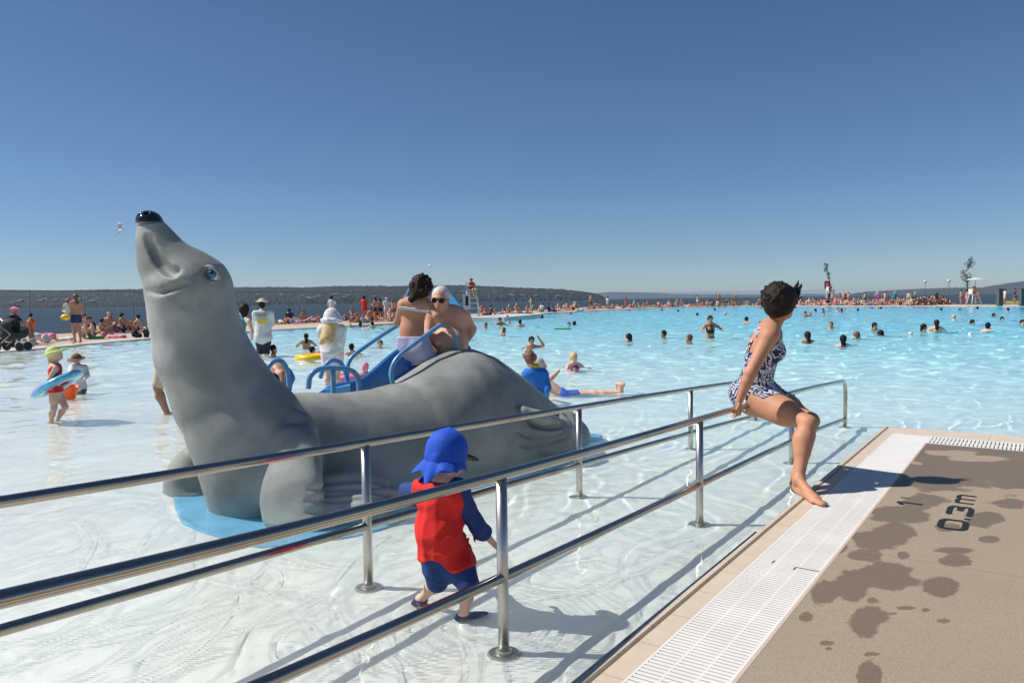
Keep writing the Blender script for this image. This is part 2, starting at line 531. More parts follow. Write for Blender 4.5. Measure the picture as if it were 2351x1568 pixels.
l.new(g.outputs['Position'], nz.inputs['Vector']); l.new(nz.outputs[0], nm.inputs[0]); l.new(cr.outputs[0], mx.inputs[0]); l.new(nm.outputs[0], mx.inputs['Scale'])
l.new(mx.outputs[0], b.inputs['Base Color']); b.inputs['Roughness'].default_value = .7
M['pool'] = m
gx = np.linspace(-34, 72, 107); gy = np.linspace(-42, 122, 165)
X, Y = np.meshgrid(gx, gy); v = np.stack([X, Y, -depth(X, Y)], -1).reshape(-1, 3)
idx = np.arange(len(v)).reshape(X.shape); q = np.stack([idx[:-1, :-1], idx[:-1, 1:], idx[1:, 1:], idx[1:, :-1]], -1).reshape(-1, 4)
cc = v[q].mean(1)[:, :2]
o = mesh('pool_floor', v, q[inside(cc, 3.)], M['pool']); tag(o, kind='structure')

# pool water: real ripples, refracting
Yr = np.concatenate([np.geomspace(1.0, 26, 520), np.arange(26.13, 118, .135)])
T = np.linspace(-.80, .80, 900)
X = Yr[:, None] * T[None]; Y = np.repeat(Yr[:, None], len(T), 1); H = np.zeros_like(X)
r2 = np.random.RandomState(5)
cell = np.gradient(Yr)[:, None] + 0 * X
for i in range(75):
    lam = .085 * math.exp(r2.rand() * 2.9); a = r2.normal(.35, 1.0) + (math.pi if r2.rand() < .25 else 0); ph = r2.rand() * 7
    k = 2 * math.pi / lam
    amp = .0016 * lam ** .9 * (1.0 if lam < .3 else 1.5 * np.clip((Y - 2) / 12, .22, 1))
    fade = np.clip(lam / (cell * 2.6) - 1, 0, 1)
    zone = .20 + .22 * np.clip((Y - 3) / 3, 0, 1) + 1.15 * np.clip((Y - 5) / 13, 0, 1)
    u_ = X * math.cos(a) + Y * math.sin(a) + .25 * lam * np.sin(.9 * X / lam / 2.3 + ph)
    H += (amp * fade * zone * np.sin(k * u_ + ph)).astype(np.float32)
wx = X + .10 * np.sin(2.1 * Y + 1.3 * X) + .05 * np.sin(5.3 * Y - 2.2 * X + 1); wy = Y + .12 * np.sin(1.7 * X - 1.1 * Y + 2) + .05 * np.sin(6.1 * X + 1.9 * Y)
for i in range(9):
    lam = .34 + .50 * r2.rand(); a = r2.rand() * 6.28; ph = r2.rand() * 7; k = 2 * math.pi / lam
    th = k * (wx * math.cos(a) + wy * math.sin(a)) + ph + 1.2 * np.sin(k * .37 * (wy * math.cos(a) - wx * math.sin(a)) + ph * 2)
    env = .5 + .5 * np.sin(k * .21 * (wx * math.sin(a * 1.7) + wy * math.cos(a * 1.7)) + ph * 3)
    H += .0021 * (lam / .4) * np.exp(8 * (np.sin(th) - 1)) * env * np.clip((14 - Y) / 6, 0, 1)
for i in range(9):
    lam = .75 + .7 * r2.rand(); a = r2.rand() * 6.28; ph = r2.rand() * 7; k = 2 * math.pi / lam
    th = k * (wx * math.cos(a) + wy * math.sin(a)) + ph + 1.1 * np.sin(k * .41 * (wy * math.cos(a) - wx * math.sin(a)) + ph * 2)
    H += .0065 * lam * np.exp(4.5 * (np.sin(th) - 1)) * np.clip((Y - 7) / 6, 0, 1) * np.clip((48 - Y) / 20, 0, 1)
for (cx, cy, A0, lam) in ((G(1150, 1545)[0], G(1150, 1545)[1], .0022, .045), (G(830, 1380)[0], G(830, 1380)[1], .0012, .05), (G(1070, 1415)[0], G(1070, 1415)[1], .004, .07), (G(965, 1395)[0], G(965, 1395)[1], .003, .06),
                          (G(700, 1480)[0], G(700, 1480)[1], .001, .05), (G(1240, 1500)[0], G(1240, 1500)[1], .0016, .045), (G(120, 975)[0], G(120, 975)[1], .003, .12)):
    d_ = np.hypot(X - cx, Y - cy)
    H += A0 * .7 * np.sin(2 * math.pi * d_ / lam) * np.exp(-d_ / (lam * 3.5)) * np.clip(lam / (cell * 2.6) - 1, 0, 1)
v = np.stack([X, Y, H], -1).reshape(-1, 3)
idx = np.arange(len(v)).reshape(X.shape); q = np.stack([idx[:-1, :-1], idx[:-1, 1:], idx[1:, 1:], idx[1:, :-1]], -1).reshape(-1, 4)
sub = idx[:-1:6, :-1:6]
keep = inside(v[q[:, 0]][:, :2], .7) 
q = q[keep]; used = np.unique(q); rem = np.full(len(v), -1, np.int32); rem[used] = np.arange(len(used)); v = v[used]; q = rem[q]
m, n, l, b = newmat('pool_water')
b.inputs['Base Color'].default_value = (.95, .995, 1, 1); b.inputs['Roughness'].default_value = 0
b.inputs['IOR'].default_value = 1.33; b.inputs['Transmission Weight'].default_value = 1
o = mesh('pool_water', v, q, m, caus=False); tag(o, kind='structure'); o.cycles.is_caustics_caster = True
M['water'] = m
del X, Y, H, v, q

# deck in the foreground, laid out in (n, s): n away from the pool across the edge, s along it
EZ = .06; NE, SE = -1.30, 8.27
def tile_mat(name, col, gap=.3, axis='s', off=0.):
    m, n, l, b = newmat(name)
    g = n.new('ShaderNodeNewGeometry'); d_ = n.new('ShaderNodeVectorMath'); d_.operation = 'DOT_PRODUCT'
    d_.inputs[1].default_value = tuple(UV_ if axis == 's' else NV_)
    l.new(g.outputs['Position'], d_.inputs[0])
    ad = n.new('ShaderNodeMath'); ad.operation = 'ADD'; ad.inputs[1].default_value = 40 + off; l.new(d_.outputs['Value'], ad.inputs[0])
    mo = n.new('ShaderNodeMath'); mo.operation = 'MODULO'; mo.inputs[1].default_value = gap; l.new(ad.outputs[0], mo.inputs[0])
    le = n.new('ShaderNodeMath'); le.operation = 'LESS_THAN'; le.inputs[1].default_value = .005; l.new(mo.outputs[0], le.inputs[0])
    nz = n.new('ShaderNodeTexNoise'); nz.inputs['Scale'].default_value = 9; nz.inputs['Detail'].default_value = 6; l.new(g.outputs['Position'], nz.inputs['Vector'])
    mr = n.new('ShaderNodeMapRange'); mr.inputs[3].default_value = .82; mr.inputs[4].default_value = 1.12; l.new(nz.outputs[0], mr.inputs[0])
    sc = n.new('ShaderNodeVectorMath'); sc.operation = 'SCALE'; sc.inputs[0].default_value = col; l.new(mr.outputs[0], sc.inputs['Scale'])
    mi = n.new('ShaderNodeMix'); mi.data_type = 'RGBA'; l.new(le.outputs[0], mi.inputs[0]); l.new(sc.outputs[0], mi.inputs[6]); mi.inputs[7].default_value = (*[c * .62 for c in col], 1)
    l.new(mi.outputs[2], b.inputs['Base Color']); b.inputs['Roughness'].default_value = .55
    return m
M['coping'] = tile_mat('cream_coping_tile', (.60, .50, .38), .30)
M['coping2'] = tile_mat('cream_coping_tile_across', (.62, .53, .42), .60, 'n')
M['lip'] = tile_mat('stone_nosing', (.55, .46, .35), .30, 's', .15)
M['darklip'] = pm('dark_blue_edge_strip', (.02, .035, .055), .3, noise=.2, scale=12)
M['grate'] = pm('white_plastic_grate', (.74, .72, .68), .5, noise=.05, scale=4)
M['channel'] = pm('drain_channel', (.06, .055, .05), .8)
def slab(mb, n0, n1, s0, s1, z0, z1, m45a=None):
    """box in the (n, s) frame"""
    c = ns((n0 + n1) / 2, (s0 + s1) / 2, (z0 + z1) / 2)
    mb.box(c, np.array([(n1 - n0) / 2, (s1 - s0) / 2, (z1 - z0) / 2]), np.stack([NV_, UV_, A(0, 0, 1)], 1))
S0 = -6.0
mb = MB(); slab(mb, NE + .012, 9, S0, SE - .02, -1.5, EZ - .045); o = mb.build('deck_base', M['channel']); tag(o, kind='structure')
# nosing with a groove behind it
mb = MB()
prof = [(-1.302, -.06), (-1.302, .035), (-1.298, .052), (-1.288, .062), (-1.262, .066), (-1.256, .060), (-1.254, .040), (-1.246, .040)]
L = []
for s_ in np.arange(S0, SE - .0, .3).tolist() + [SE]: L.append([ns(a, s_, z) for a, z in prof])
for i in range(len(L) - 1):
    for j in range(len(prof) - 1): mb.add([L[i][j], L[i + 1][j], L[i + 1][j + 1], L[i][j + 1]], [(0, 1, 2, 3)])
o = mb.build('pool_nosing', M['lip']); tag(o, kind='structure')
mb = MB(); slab(mb, -1.335, -1.3035, S0, 4.3, -.30, .028); slab(mb, -1.32, -1.3035, 4.3, SE, -.3, .015); o = mb.build('nosing_strip', M['darklip']); tag(o, kind='structure')  # dark navy strip along the pool side of the nosing
mb = MB(); slab(mb, -1.246, -1.160, S0, SE - .02, 0, EZ); o = mb.build('coping_near', M['coping']); tag(o, kind='structure')
mb = MB(); slab(mb, -1.160, 9, 7.90, SE, 0, EZ + .002); o = mb.build('coping_far', M['coping2']); tag(o, kind='structure')
# grates
def grate(name, label, horizontal, n0, n1, s0, s1, pitch, bar):
    mb = MB()
    if horizontal:      # slats run across (along n), stepped along s
        for (a0, a1) in ((n0, n0 + .010), (n1 - .010, n1), (n0 + .098, n0 + .106), (n0 + .204, n0 + .212)):
            slab(mb, a0, a1, s0, s1, EZ - .022, EZ - (.0015 if 0 < a0 - n0 < .25 else 0))
        c = s0
        while c < s1:
            solid = c > 6.1
            slab(mb, n0 + .008, n1 - .008, c, min(s1, c + (pitch - .0012 if solid else bar)), EZ - .014, EZ - .0005); c += pitch
    else:
        for (a0, a1) in ((s0, s0 + .012), (s1 - .012, s1), (s0 + .18, s0 + .19)):
            slab(mb, n0, n1, a0, a1, EZ - .022, EZ - (.0015 if 0 < a0 - s0 < .3 else 0))
        c = n0
        while c < n1:
            slab(mb, c, c + bar, s0 + .01, s1 - .01, EZ - .014, EZ - .0005); c += pitch
    o = mb.build(name, M['grate'], loc=ns(n0, s0, EZ)); tag(o, label, 'drain grate', 'drain grates along the pool edge')
    return o
grate('drain_grate', 'white slatted drain grate running beside the cream nosing towards the camera', True, -1.160, -.850, S0, 7.52, .026, .0185)
grate('drain_grate', 'white slatted drain grate along the far side of the concrete deck', False, -.846, 8.9, 7.52, 7.90, .030, .019)
mb = MB(); slab(mb, -1.16, -.846, 7.52, 7.90, 0, EZ); o = mb.build('gutter_corner_tile', M['grate']); tag(o, kind='structure')
mb = MB(); slab(mb, -.850, -.836, S0, 7.52, 0, EZ + .001); o = mb.build('deck_trim', pm('pink_grout', (.55, .42, .36), .7)); tag(o, kind='structure')
# a break between two lengths of grate
mb = MB(); slab(mb, -.965, -.855, 3.735, 3.741, EZ, EZ + .0012); slab(mb, -.968, -.962, 3.70, 3.735, EZ, EZ + .0012); slab(mb, -1.08, -1.074, 3.735, 3.78, EZ, EZ + .0012)
o = mb.build('grate_joint', M['channel']); tag(o, kind='structure')

# concrete with damp footprints and puddles: a damp-field sampled on the sheet's vertices
gn = np.arange(-.836, 8.6, .025); gs = np.arange(-2.0, 7.52, .025)
Nn, Ss = np.meshgrid(gn, gs)
base = Nn[..., None] * NV_ + Ss[..., None] * UV_; base[..., 2] = EZ
wet = np.full(Nn.shape, -1.)
def hashn(x, y, sc, seed):
    r = np.random.RandomState(seed); out = 0
    for i in range(7):
        a = r.rand() * 6.28; f = sc * (1 + i * .55); out = out + np.sin(f * (x * math.cos(a) + y * math.sin(a)) + r.rand() * 7 + 1.3 * np.sin(f * .7 * (y * math.cos(a) - x * math.sin(a)))) / (1 + i * .4)
    return out / 3
PX = base[..., 0]; PY = base[..., 1]
for (x, y, rx, ry) in ((2190, 1078, 210, 46), (2060, 1045, 120, 30), (2300, 1060, 120, 60), (2070, 1180, 85, 26), (2050, 1225, 75, 32), (2120, 1150, 60, 20), (2190, 1262, 70, 10), (1990, 1235, 45, 22), (2030, 1320, 85, 38),
                       (1960, 1345, 55, 45), (1985, 1275, 50, 14), (1990, 1420, 62, 44), (2165, 1345, 52, 26), (2190, 1285, 48, 18), (2260, 1190, 55, 20), (2320, 1155, 45, 14), (1895, 1360, 40, 36), (1850, 1415, 20, 16), (2165, 1362, 30, 12),
                       (1995, 1548, 38, 40), (2075, 1275, 20, 12), (1920, 1250, 30, 30), (2270, 1238, 26, 9), (1900, 1475, 22, 7), (1905, 1490, 9, 5), (2125, 1400, 13, 6), (2165, 1425, 22, 8), (2060, 1408, 8, 4), (2010, 1480, 8, 3), (2000, 1500, 17, 5), (1900, 1512, 5, 4),
                       (2150, 1510, 9, 5), (2330, 1110, 60, 16), (2140, 1110, 90, 20), (2005, 1378, 20, 12), (2080, 1395, 26, 5), (2175, 1210, 34, 12)):
    c = G(x, y, EZ); ex = G(x + rx, y, EZ) - c; ey = G(x, y - ry, EZ) - c
    B_ = np.array([[ex[0], ey[0]], [ex[1], ey[1]]]); Bi = np.linalg.inv(B_)
    dx = PX - c[0]; dy = PY - c[1]
    u_ = Bi[0, 0] * dx + Bi[0, 1] * dy; v_ = Bi[1, 0] * dx + Bi[1, 1] * dy
    wet = np.maximum(wet, .82 - np.sqrt(u_ ** 2 + v_ ** 2) + .27 * hashn(PX, PY, 8, 3) + .17 * hashn(PX, PY, 21, 8))
band = (Ss - 6.35) * 1.2 + .25 * hashn(PX, PY, 4, 5)
wet = np.maximum(wet, band)
for (x, y, rx, ry) in ((2185, 1040, 60, 7), (2240, 1052, 60, 8), (2100, 1062, 12, 5), (2070, 1055, 16, 4)):
    c = G(x, y, EZ); dx = PX - c[0]; dy = PY - c[1]
    sx = rx * c[1] / F_; sy = ry * c[1] ** 2 / F_ / 1.3
    wet = np.minimum(wet, (np.sqrt((dx / sx) ** 2 + (dy / sy) ** 2) - 1) * .8 + .2 * hashn(PX, PY, 18, 9))
idx = np.arange(Nn.size).reshape(Nn.shape); q = np.stack([idx[:-1, :-1], idx[:-1, 1:], idx[1:, 1:], idx[1:, :-1]], -1).reshape(-1, 4)
m, n, l, b = newmat('damp_concrete')
at = n.new('ShaderNodeAttribute'); at.attribute_name = 'damp'
g = n.new('ShaderNodeNewGeometry')
nz = n.new('ShaderNodeTexNoise'); nz.inputs['Scale'].default_value = 35; nz.inputs['Detail'].default_value = 7; l.new(g.outputs['Position'], nz.inputs['Vector'])
nf = n.new('ShaderNodeTexNoise'); nf.inputs['Scale'].default_value = 260; nf.inputs['Detail'].default_value = 3; l.new(g.outputs['Position'], nf.inputs['Vector'])
nl = n.new('ShaderNodeTexNoise'); nl.inputs['Scale'].default_value = 1.6; nl.inputs['Detail'].default_value = 4; l.new(g.outputs['Position'], nl.inputs['Vector'])
a1 = n.new('ShaderNodeMath'); a1.operation = 'MULTIPLY_ADD'; a1.inputs[1].default_value = .35; l.new(nz.outputs[0], a1.inputs[0]); l.new(at.outputs['Fac'], a1.inputs[2])
mr = n.new('ShaderNodeMapRange'); mr.interpolation_type = 'SMOOTHSTEP'; mr.inputs[1].default_value = .13; mr.inputs[2].default_value = .30; l.new(a1.outputs[0], mr.inputs[0])
mi = n.new('ShaderNodeMix'); mi.data_type = 'RGBA'; mi.inputs[6].default_value = (.315, .258, .19, 1); mi.inputs[7].default_value = (.185, .138, .092, 1); l.new(mr.outputs[0], mi.inputs[0])
sp = n.new('ShaderNodeMapRange'); sp.inputs[1].default_value = .3; sp.inputs[2].default_value = .7; sp.inputs[3].default_value = .72; sp.inputs[4].default_value = 1.25; l.new(nf.outputs[0], sp.inputs[0])
s2 = n.new('ShaderNodeMapRange'); s2.inputs[3].default_value = .9; s2.inputs[4].default_value = 1.1; l.new(nl.outputs[0], s2.inputs[0])
mm = n.new('ShaderNodeMath'); mm.operation = 'MULTIPLY'; l.new(sp.outputs[0], mm.inputs[0]); l.new(s2.outputs[0], mm.inputs[1])
sc = n.new('ShaderNodeVectorMath'); sc.operation = 'SCALE'; l.new(mi.outputs[2], sc.inputs[0]); l.new(mm.outputs[0], sc.inputs['Scale']); l.new(sc.outputs[0], b.inputs['Base Color'])
rr = n.new('ShaderNodeMapRange'); rr.inputs[3].default_value = .85; rr.inputs[4].default_value = .50; l.new(mr.outputs[0], rr.inputs[0]); l.new(rr.outputs[0], b.inputs['Roughness'])
bp = n.new('ShaderNodeBump'); bp.inputs['Strength'].default_value = .5; bp.inputs['Distance'].default_value = .003; l.new(nf.outputs[0], bp.inputs['Height']); l.new(bp.outputs[0], b.inputs['Normal'])
o = mesh('concrete_deck', base.reshape(-1, 3), q, m); tag(o, kind='structure')
at_ = o.data.attributes.new('damp', 'FLOAT', 'POINT'); at_.data.foreach_set('value', wet.ravel().astype(np.float32))
M['concrete'] = m
# two thin joints in the concrete
mb = MB(); slab(mb, -.836, 8, 4.148, 4.152, EZ, EZ + .0008); o = mb.build('deck_joint', pm('joint', (.25, .2, .16), .9)); tag(o, kind='structure')

# painted depth marks, read from the pool side
M['paint'] = pm('black_marking_paint', (.014, .014, .016), .6, noise=.3, scale=60)
def painted(txt, n0, n1, s0, s1, label, off=.018):
    cu = bpy.data.curves.new('t', 'FONT'); cu.body = txt; cu.offset = off; cu.resolution_u = 5; cu.space_character = 1.12
    o = bpy.data.objects.new('t', cu); COL.objects.link(o)
    bpy.context.view_layer.update()
    me = bpy.data.meshes.new_from_object(o.evaluated_get(bpy.context.evaluated_depsgraph_get()))
    co = np.array([q.co[:] for q in me.vertices]); fs = [list(p.vertices) for p in me.polygons]
    lo, hi = co.min(0), co.max(0)
    u = (co[:, 0] - lo[0]) / (hi[0] - lo[0]); v = (co[:, 1] - lo[1]) / (hi[1] - lo[1])
    pts = [ns(n1 + (n0 - n1) * b_, s0 + (s1 - s0) * a_, EZ + .0025) for a_, b_ in zip(u, v)]
    bpy.data.objects.remove(o); bpy.data.curves.remove(cu); bpy.data.meshes.remove(me)
    r = mesh('depth_marking', pts, fs, M['paint'], loc=ns(n0, s0, EZ), smooth=False); tag(r, label, 'marking', 'painted depth markings')
def strokes(paths, n_top, n_bot, s0, wid, pen, label, hgt=1.0):
    """paths in letter space: x along the line of writing, y upwards, both 0..1; flat ribbons of paint"""
    mb = MB()
    for k, (pp, closed) in enumerate(paths):
        W_ = [ns(n_bot + (n_top - n_bot) * y * hgt, s0 + wid * x, EZ + .0022 + .0004 * k) for x, y in pp]
        m_ = len(W_); Lf = []; Rt_ = []
        for i in range(m_):
            p0 = W_[i - 1] if (i or closed) else W_[0]; p1 = W_[(i + 1) % m_] if (i < m_ - 1 or closed) else W_[-1]
            d = unit((p1 - p0) * A(1, 1, 0)); s_ = np.cross(d, [0, 0, 1])
            Lf.append(W_[i] + s_ * pen / 2); Rt_.append(W_[i] - s_ * pen / 2)
        for i in range(m_ if closed else m_ - 1):
            j = (i + 1) % m_; mb.add([Lf[i], Rt_[i], Rt_[j], Lf[j]], [(0, 1, 2, 3)])
    o = mb.build('depth_marking', M['paint'], loc=ns(n_bot, s0, EZ)); tag(o, label, 'marking', 'painted depth markings')
def arc(cx, cy, rx, ry, a0, a1, n=10): return [(cx + rx * math.cos(R_(a)), cy + ry * math.sin(R_(a))) for a in np.linspace(a0, a1, n)]
zero = arc(.70, .70, .22, .22, 0, 90, 5) + arc(.30, .70, .22, .22, 90, 180, 5) + arc(.30, .30, .22, .22, 180, 270, 5) + arc(.70, .30, .22, .22, 270, 360, 5)
strokes([(zero, True)], -.480, -.338, 4.79, .235, .034, 'black painted 0 of the depth 0.3 m, nearest the camera')
strokes([([(0, .10), (1, .10)], False)], -.480, -.338, 5.052, .034, .030, 'black painted point between the 0 and the 3')
three = [(.08, .80), (.14, .88)] + arc(.68, .70, .24, .20, 90, -60, 8) + [(.50, .50)]
three2 = [(.50, .497)] + arc(.68, .29, .24, .21, 60, -90, 8) + [(.14, .10), (.08, .19)]
strokes([(three, False), (three2, False)], -.470, -.336, 5.115, .25, .032, 'black painted 3 of the depth 0.3 m, in the middle')
strokes([([(.08, 0), (.08, 1)], False), ([(.08, .80), (.2, .93), (.40, .93), (.50, .80), (.50, 0)], False), ([(.50, .80), (.62, .93), (.82, .93), (.93, .80), (.93, 0)], False)], -.446, -.345, 5.43, .25, .026, 'black painted letter m at the far end of 0.3 m')
strokes([([(.35, 0), (.35, 1.0)], False), ([(.35, .98), (-.30, .74)], False)], -.745, -.605, 5.245, .10, .030, 'black painted figure 1 near the white grate')
strokes([([(0, .62), (0, 1)], False)], -.745, -.605, 5.40, .1, .018, 'black painted foot mark after the figure 1')

# beach deck round the far side of the pool
n_ = len(EDGE)
def ring(offs, zs):
    v = []; f = []
    k = len(offs)
    for i in range(n_):
        for o_, z in zip(offs, zs): v.append(EDGE[i] + ENR[i] * o_ + A(0, 0, z))
    for i in range(n_ - 1):
        for j in range(k - 1): f.append((i * k + j, (i + 1) * k + j, (i + 1) * k + j + 1, i * k + j + 1))
    return v, f
M['beach'] = pm('sand_coloured_concrete', (.50, .38, .29), .85, noise=.12, scale=.7)
M['edgew'] = pm('pale_pool_edge', (.62, .58, .52), .6, noise=.1, scale=1)
v, f = ring([0, 0, .55], [-1.5, .045, .055]); o = mesh('pool_rim', v, f, M['edgew'], smooth=False); tag(o, kind='structure')
v, f = ring([.55, 4, 7.5, 8.2, 9.5], [.056, .07, .10, -.4, -4.5]); o = mesh('beach_deck', v, f, M['beach'], smooth=False); tag(o, kind='structure')
# pale ledge by the lifeguard chair
mb = MB(); a = edge_px(1105, .5); p0 = edge_at(a, -.2, .1); p1 = edge_at(a + 1.6, -3.2, .1)
c0 = G(1088, 735.5, .1); c1 = G(1215, 724, .1); mb.box(A(*(c0 + c1) / 2) + A(0, 1.6, -.3), np.array([np.linalg.norm(c1 - c0) / 2 * .8, 1.6, .42]), np.stack([unit(c1 - c0), unit(np.cross([0, 0, 1], c1 - c0)), A(0, 0, 1)], 1))
o = mb.build('pool_ledge', pm('white_ledge', (.62, .60, .57), .6)); tag(o, kind='structure')
# grass beyond, right
mb = MB(); mb.poly([A(56.5, 88, .12), A(66, 60, .12), A(120, 66, .12), A(140, 120, .12), A(76, 118, .12)])
o = mb.build('grass_field', pm('dry_grass', (.30, .24, .05), .9, noise=.35, scale=1.5)); tag(o, kind='structure')

# sea
m, n, l, b = newmat('sea_water'); b.inputs['Base Color'].default_value = (.030, .045, .052, 1); b.inputs['Roughness'].default_value = .38; b.inputs['IOR'].default_value = 1.33
b.inputs['Specular IOR Level'].default_value = .22
g = n.new('ShaderNodeNewGeometry'); mp = n.new('ShaderNodeMapping'); mp.inputs['Scale'].default_value = (.06, .35, 1); l.new(g.outputs['Position'], mp.inputs[0])
nz = n.new('ShaderNodeTexNoise'); nz.inputs['Scale'].default_value = 1; nz.inputs['Detail'].default_value = 8; l.new(mp.outputs[0], nz.inputs['Vector'])
bp = n.new('ShaderNodeBump'); bp.inputs['Strength'].default_value = 1; bp.inputs['Distance'].default_value = 1.2; l.new(nz.outputs[0], bp.inputs['Height']); l.new(bp.outputs[0], b.inputs['Normal'])
o = mesh('sea', [(-14000, -300, -3.2), (14000, -300, -3.2), (20000, 19000, -3.2), (-20000, 19000, -3.2)], [(0, 1, 2, 3)], m, smooth=False, caus=False); tag(o, kind='structure')

# hills
def hz(x): return 705.9 - .0145 * x
def hill(name, prof, Y0, Y1, bump, mat, cols=700, rows=12, seed=1, low=None):
    r = np.random.RandomState(seed)
    xs = np.linspace(prof[0][0], prof[-1][0], cols)
    top = np.interp(xs, [p[0] for p in prof], [p[1] for p in prof])
    Ht = (hz(xs) - top) / F_ * Y1 * .97 + CAMZ + 3.2
    Ht = np.maximum(Ht, 0)
    def sm(a): return (np.roll(a, 1) + 2 * a + np.roll(a, -1)) / 4
    bn = np.interp(np.arange(cols), np.arange(0, cols, 2), r.rand(len(range(0, cols, 2)))) + .8 * np.interp(np.arange(cols), np.arange(0, cols, 9), r.rand(len(range(0, cols, 9))))
    v = []
    for j in range(rows):
        t = j / (rows - 1)
        Y = Y0 + (Y1 - Y0) * t
        shape = math.sin(min(1, t * 1.15) * math.pi / 2) ** .8
        e = np.roll(bn, j * 37) * bump * (.3 + .3 * t) + sm(sm(r.rand(cols))) * bump * 1.3
        z = -3.2 + Ht * shape + (e * np.minimum(1, Ht / 12) if j > 0 else 0) - (bump if j == rows - 1 else 0) * 0
        ang = (xs - 1175.5) / F_
        v += [(a * Y, Y + (r.rand() - .5) * 12, zz) for a, zz in zip(ang, z)]
    v += [((xs[i] - 1175.5) / F_ * (Y1 + 260), Y1 + 260, -4) for i in range(cols)]
    rows += 1
    idx = np.arange(rows * cols).reshape(rows, cols)
    q = np.stack([idx[:-1, :-1], idx[:-1, 1:], idx[1:, 1:], idx[1:, :-1]], -1).reshape(-1, 4)
    o = mesh(name, v, q, mat, smooth=False, caus=False); tag(o, kind='structure')
    return xs, Ht
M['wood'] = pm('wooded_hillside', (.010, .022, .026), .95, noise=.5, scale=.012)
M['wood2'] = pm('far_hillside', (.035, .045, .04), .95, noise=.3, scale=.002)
HP = [(-700, 668), (-300, 671), (0, 672), (100, 673), (200, 671), (336, 669), (541, 664.5), (620, 664), (700, 665), (776, 661.5), (900, 662), (1041, 660), (1100, 661), (1180, 665), (1249, 667), (1300, 670), (1345, 675), (1370, 679), (1386, 684), (1394, 688)]
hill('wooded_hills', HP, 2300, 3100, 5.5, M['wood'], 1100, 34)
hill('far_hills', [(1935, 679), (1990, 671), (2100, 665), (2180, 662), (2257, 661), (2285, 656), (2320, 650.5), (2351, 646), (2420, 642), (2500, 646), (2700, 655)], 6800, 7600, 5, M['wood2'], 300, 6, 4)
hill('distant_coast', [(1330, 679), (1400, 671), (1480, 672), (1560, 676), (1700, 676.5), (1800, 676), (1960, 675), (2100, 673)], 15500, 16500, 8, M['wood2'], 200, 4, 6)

# ------------------------------------------------------------------ handrails of the ramp
def rail_fence(name, P0, ts, Rt, label, end_bend):
    P0 = A(P0[0], P0[1], 0); tt = sorted(Rt); Rv = [Rt[t] for t in tt]
    from_t, to_t = tt[0], tt[-1]
    def topz(t):
        pts = np.interp(t, tt, Rv); return CAMZ - pts
    # smooth the height profile
    co = np.polyfit(tt, Rv, 3)
    def topz(t): return CAMZ - float(np.polyval(co, t))
    root = empty(name, A(P0[0], P0[1], -.2), label, 'handrail', 'handrails of the pool ramp')
    T_ = np.linspace(from_t - 3.0, to_t, 46)
    def pt(t, dz=0):
        tc = max(t, from_t - .4); z = topz(tc) + (tc - t) * .05
        p = P0 + UV_ * t; return A(p[0], p[1], z + dz)
    pts = [pt(t) for t in T_[:-1]]
    rb = .13
    e = pt(to_t); d = unit(pt(to_t) - pt(to_t - .1))
    pts = [p for p in pts if np.dot(e - p, d) > rb]
    for a in np.linspace(0, math.pi / 2, 7): pts.append(e - d * rb + d * rb * math.sin(a) - A(0, 0, 1) * rb * (1 - math.cos(a)))
    zf = -float(depth(e[0], e[1]))
    pts.append(A(e[0], e[1], zf + .01))
    mb = MB(); mb.tube(pts, .0205, 20); mb.build('top_rail', M['steel'], root, smooth=True)
    mb = MB(); mb.tube([pt(t, -.408) for t in T_], .0205, 20); mb.build('lower_rail', M['steel'], root, smooth=True)
    for t in ts:
        p = pt(t); zf = -float(depth(p[0], p[1]))
        if t < to_t - .01:
            mb = MB(); mb.tube([A(p[0], p[1], zf + .01), A(p[0], p[1], p[2] - .012)], .0225, 20); po = mb.build('post', M['steelpost'], root, smooth=True)
        mb = MB(); mb.lathe(A(p[0], p[1], zf), [(.0001, .014), (.060, .014), (.066, .008), (.068, 0)], 24)
        mb.lathe(A(p[0], p[1], zf), [(.0235, .04), (.034, .030), (.036, .014)], 20)
        mb.build('base_plate', M['steelpost'], root, smooth=False)
    return root
RN = rail_fence('handrail', (-.05, 2.98), (-2.1, 0, 2.1, 4.2, 6.3), {-1.73: .600, -1.11: .630, 0: .690, 2.1: .750, 3.3: .787, 4.2: .815, 6.3: .917}, 'nearer steel handrail of the pool ramp, with a woman leaning on it', True)
rail_fence('handrail', (-.72, 3.69), (-2.1, 0, 2.07, 4.15, 6.1), {-1.56: .615, 0: .681, 2.07: .764, 4.15: .852, 6.1: .95}, 'farther steel handrail of the pool ramp, nearest the seal slide', True)

# ------------------------------------------------------------------ seal slide
m, n, l, b = newmat('grey_seal_paint')
tc = n.new('ShaderNodeTexCoord')
n1 = n.new('ShaderNodeTexNoise'); n1.inputs['Scale'].default_value = 2.4; n1.inputs['Detail'].default_value = 6; l.new(tc.outputs['Object'], n1.inputs['Vector'])
n2 = n.new('ShaderNodeTexNoise'); n2.inputs['Scale'].default_value = 14; n2.inputs['Detail'].default_value = 7; l.new(tc.outputs['Object'], n2.inputs['Vector'])
cr = n.new('ShaderNodeValToRGB'); cr.color_ramp.elements[0].color = (.20, .212, .195, 1); cr.color_ramp.elements[0].position = .36
cr.color_ramp.elements[1].color = (.355, .355, .335, 1); cr.color_ramp.elements[1].position = .66; l.new(n1.outputs[0], cr.inputs[0])
mr = n.new('ShaderNodeMapRange'); mr.inputs[3].default_value = .86; mr.inputs[4].default_value = 1.14; l.new(n2.outputs[0], mr.inputs[0])
sc = n.new('ShaderNodeVectorMath'); sc.operation = 'SCALE'; l.new(cr.outputs[0], sc.inputs[0]); l.new(mr.outputs[0], sc.inputs['Scale'])
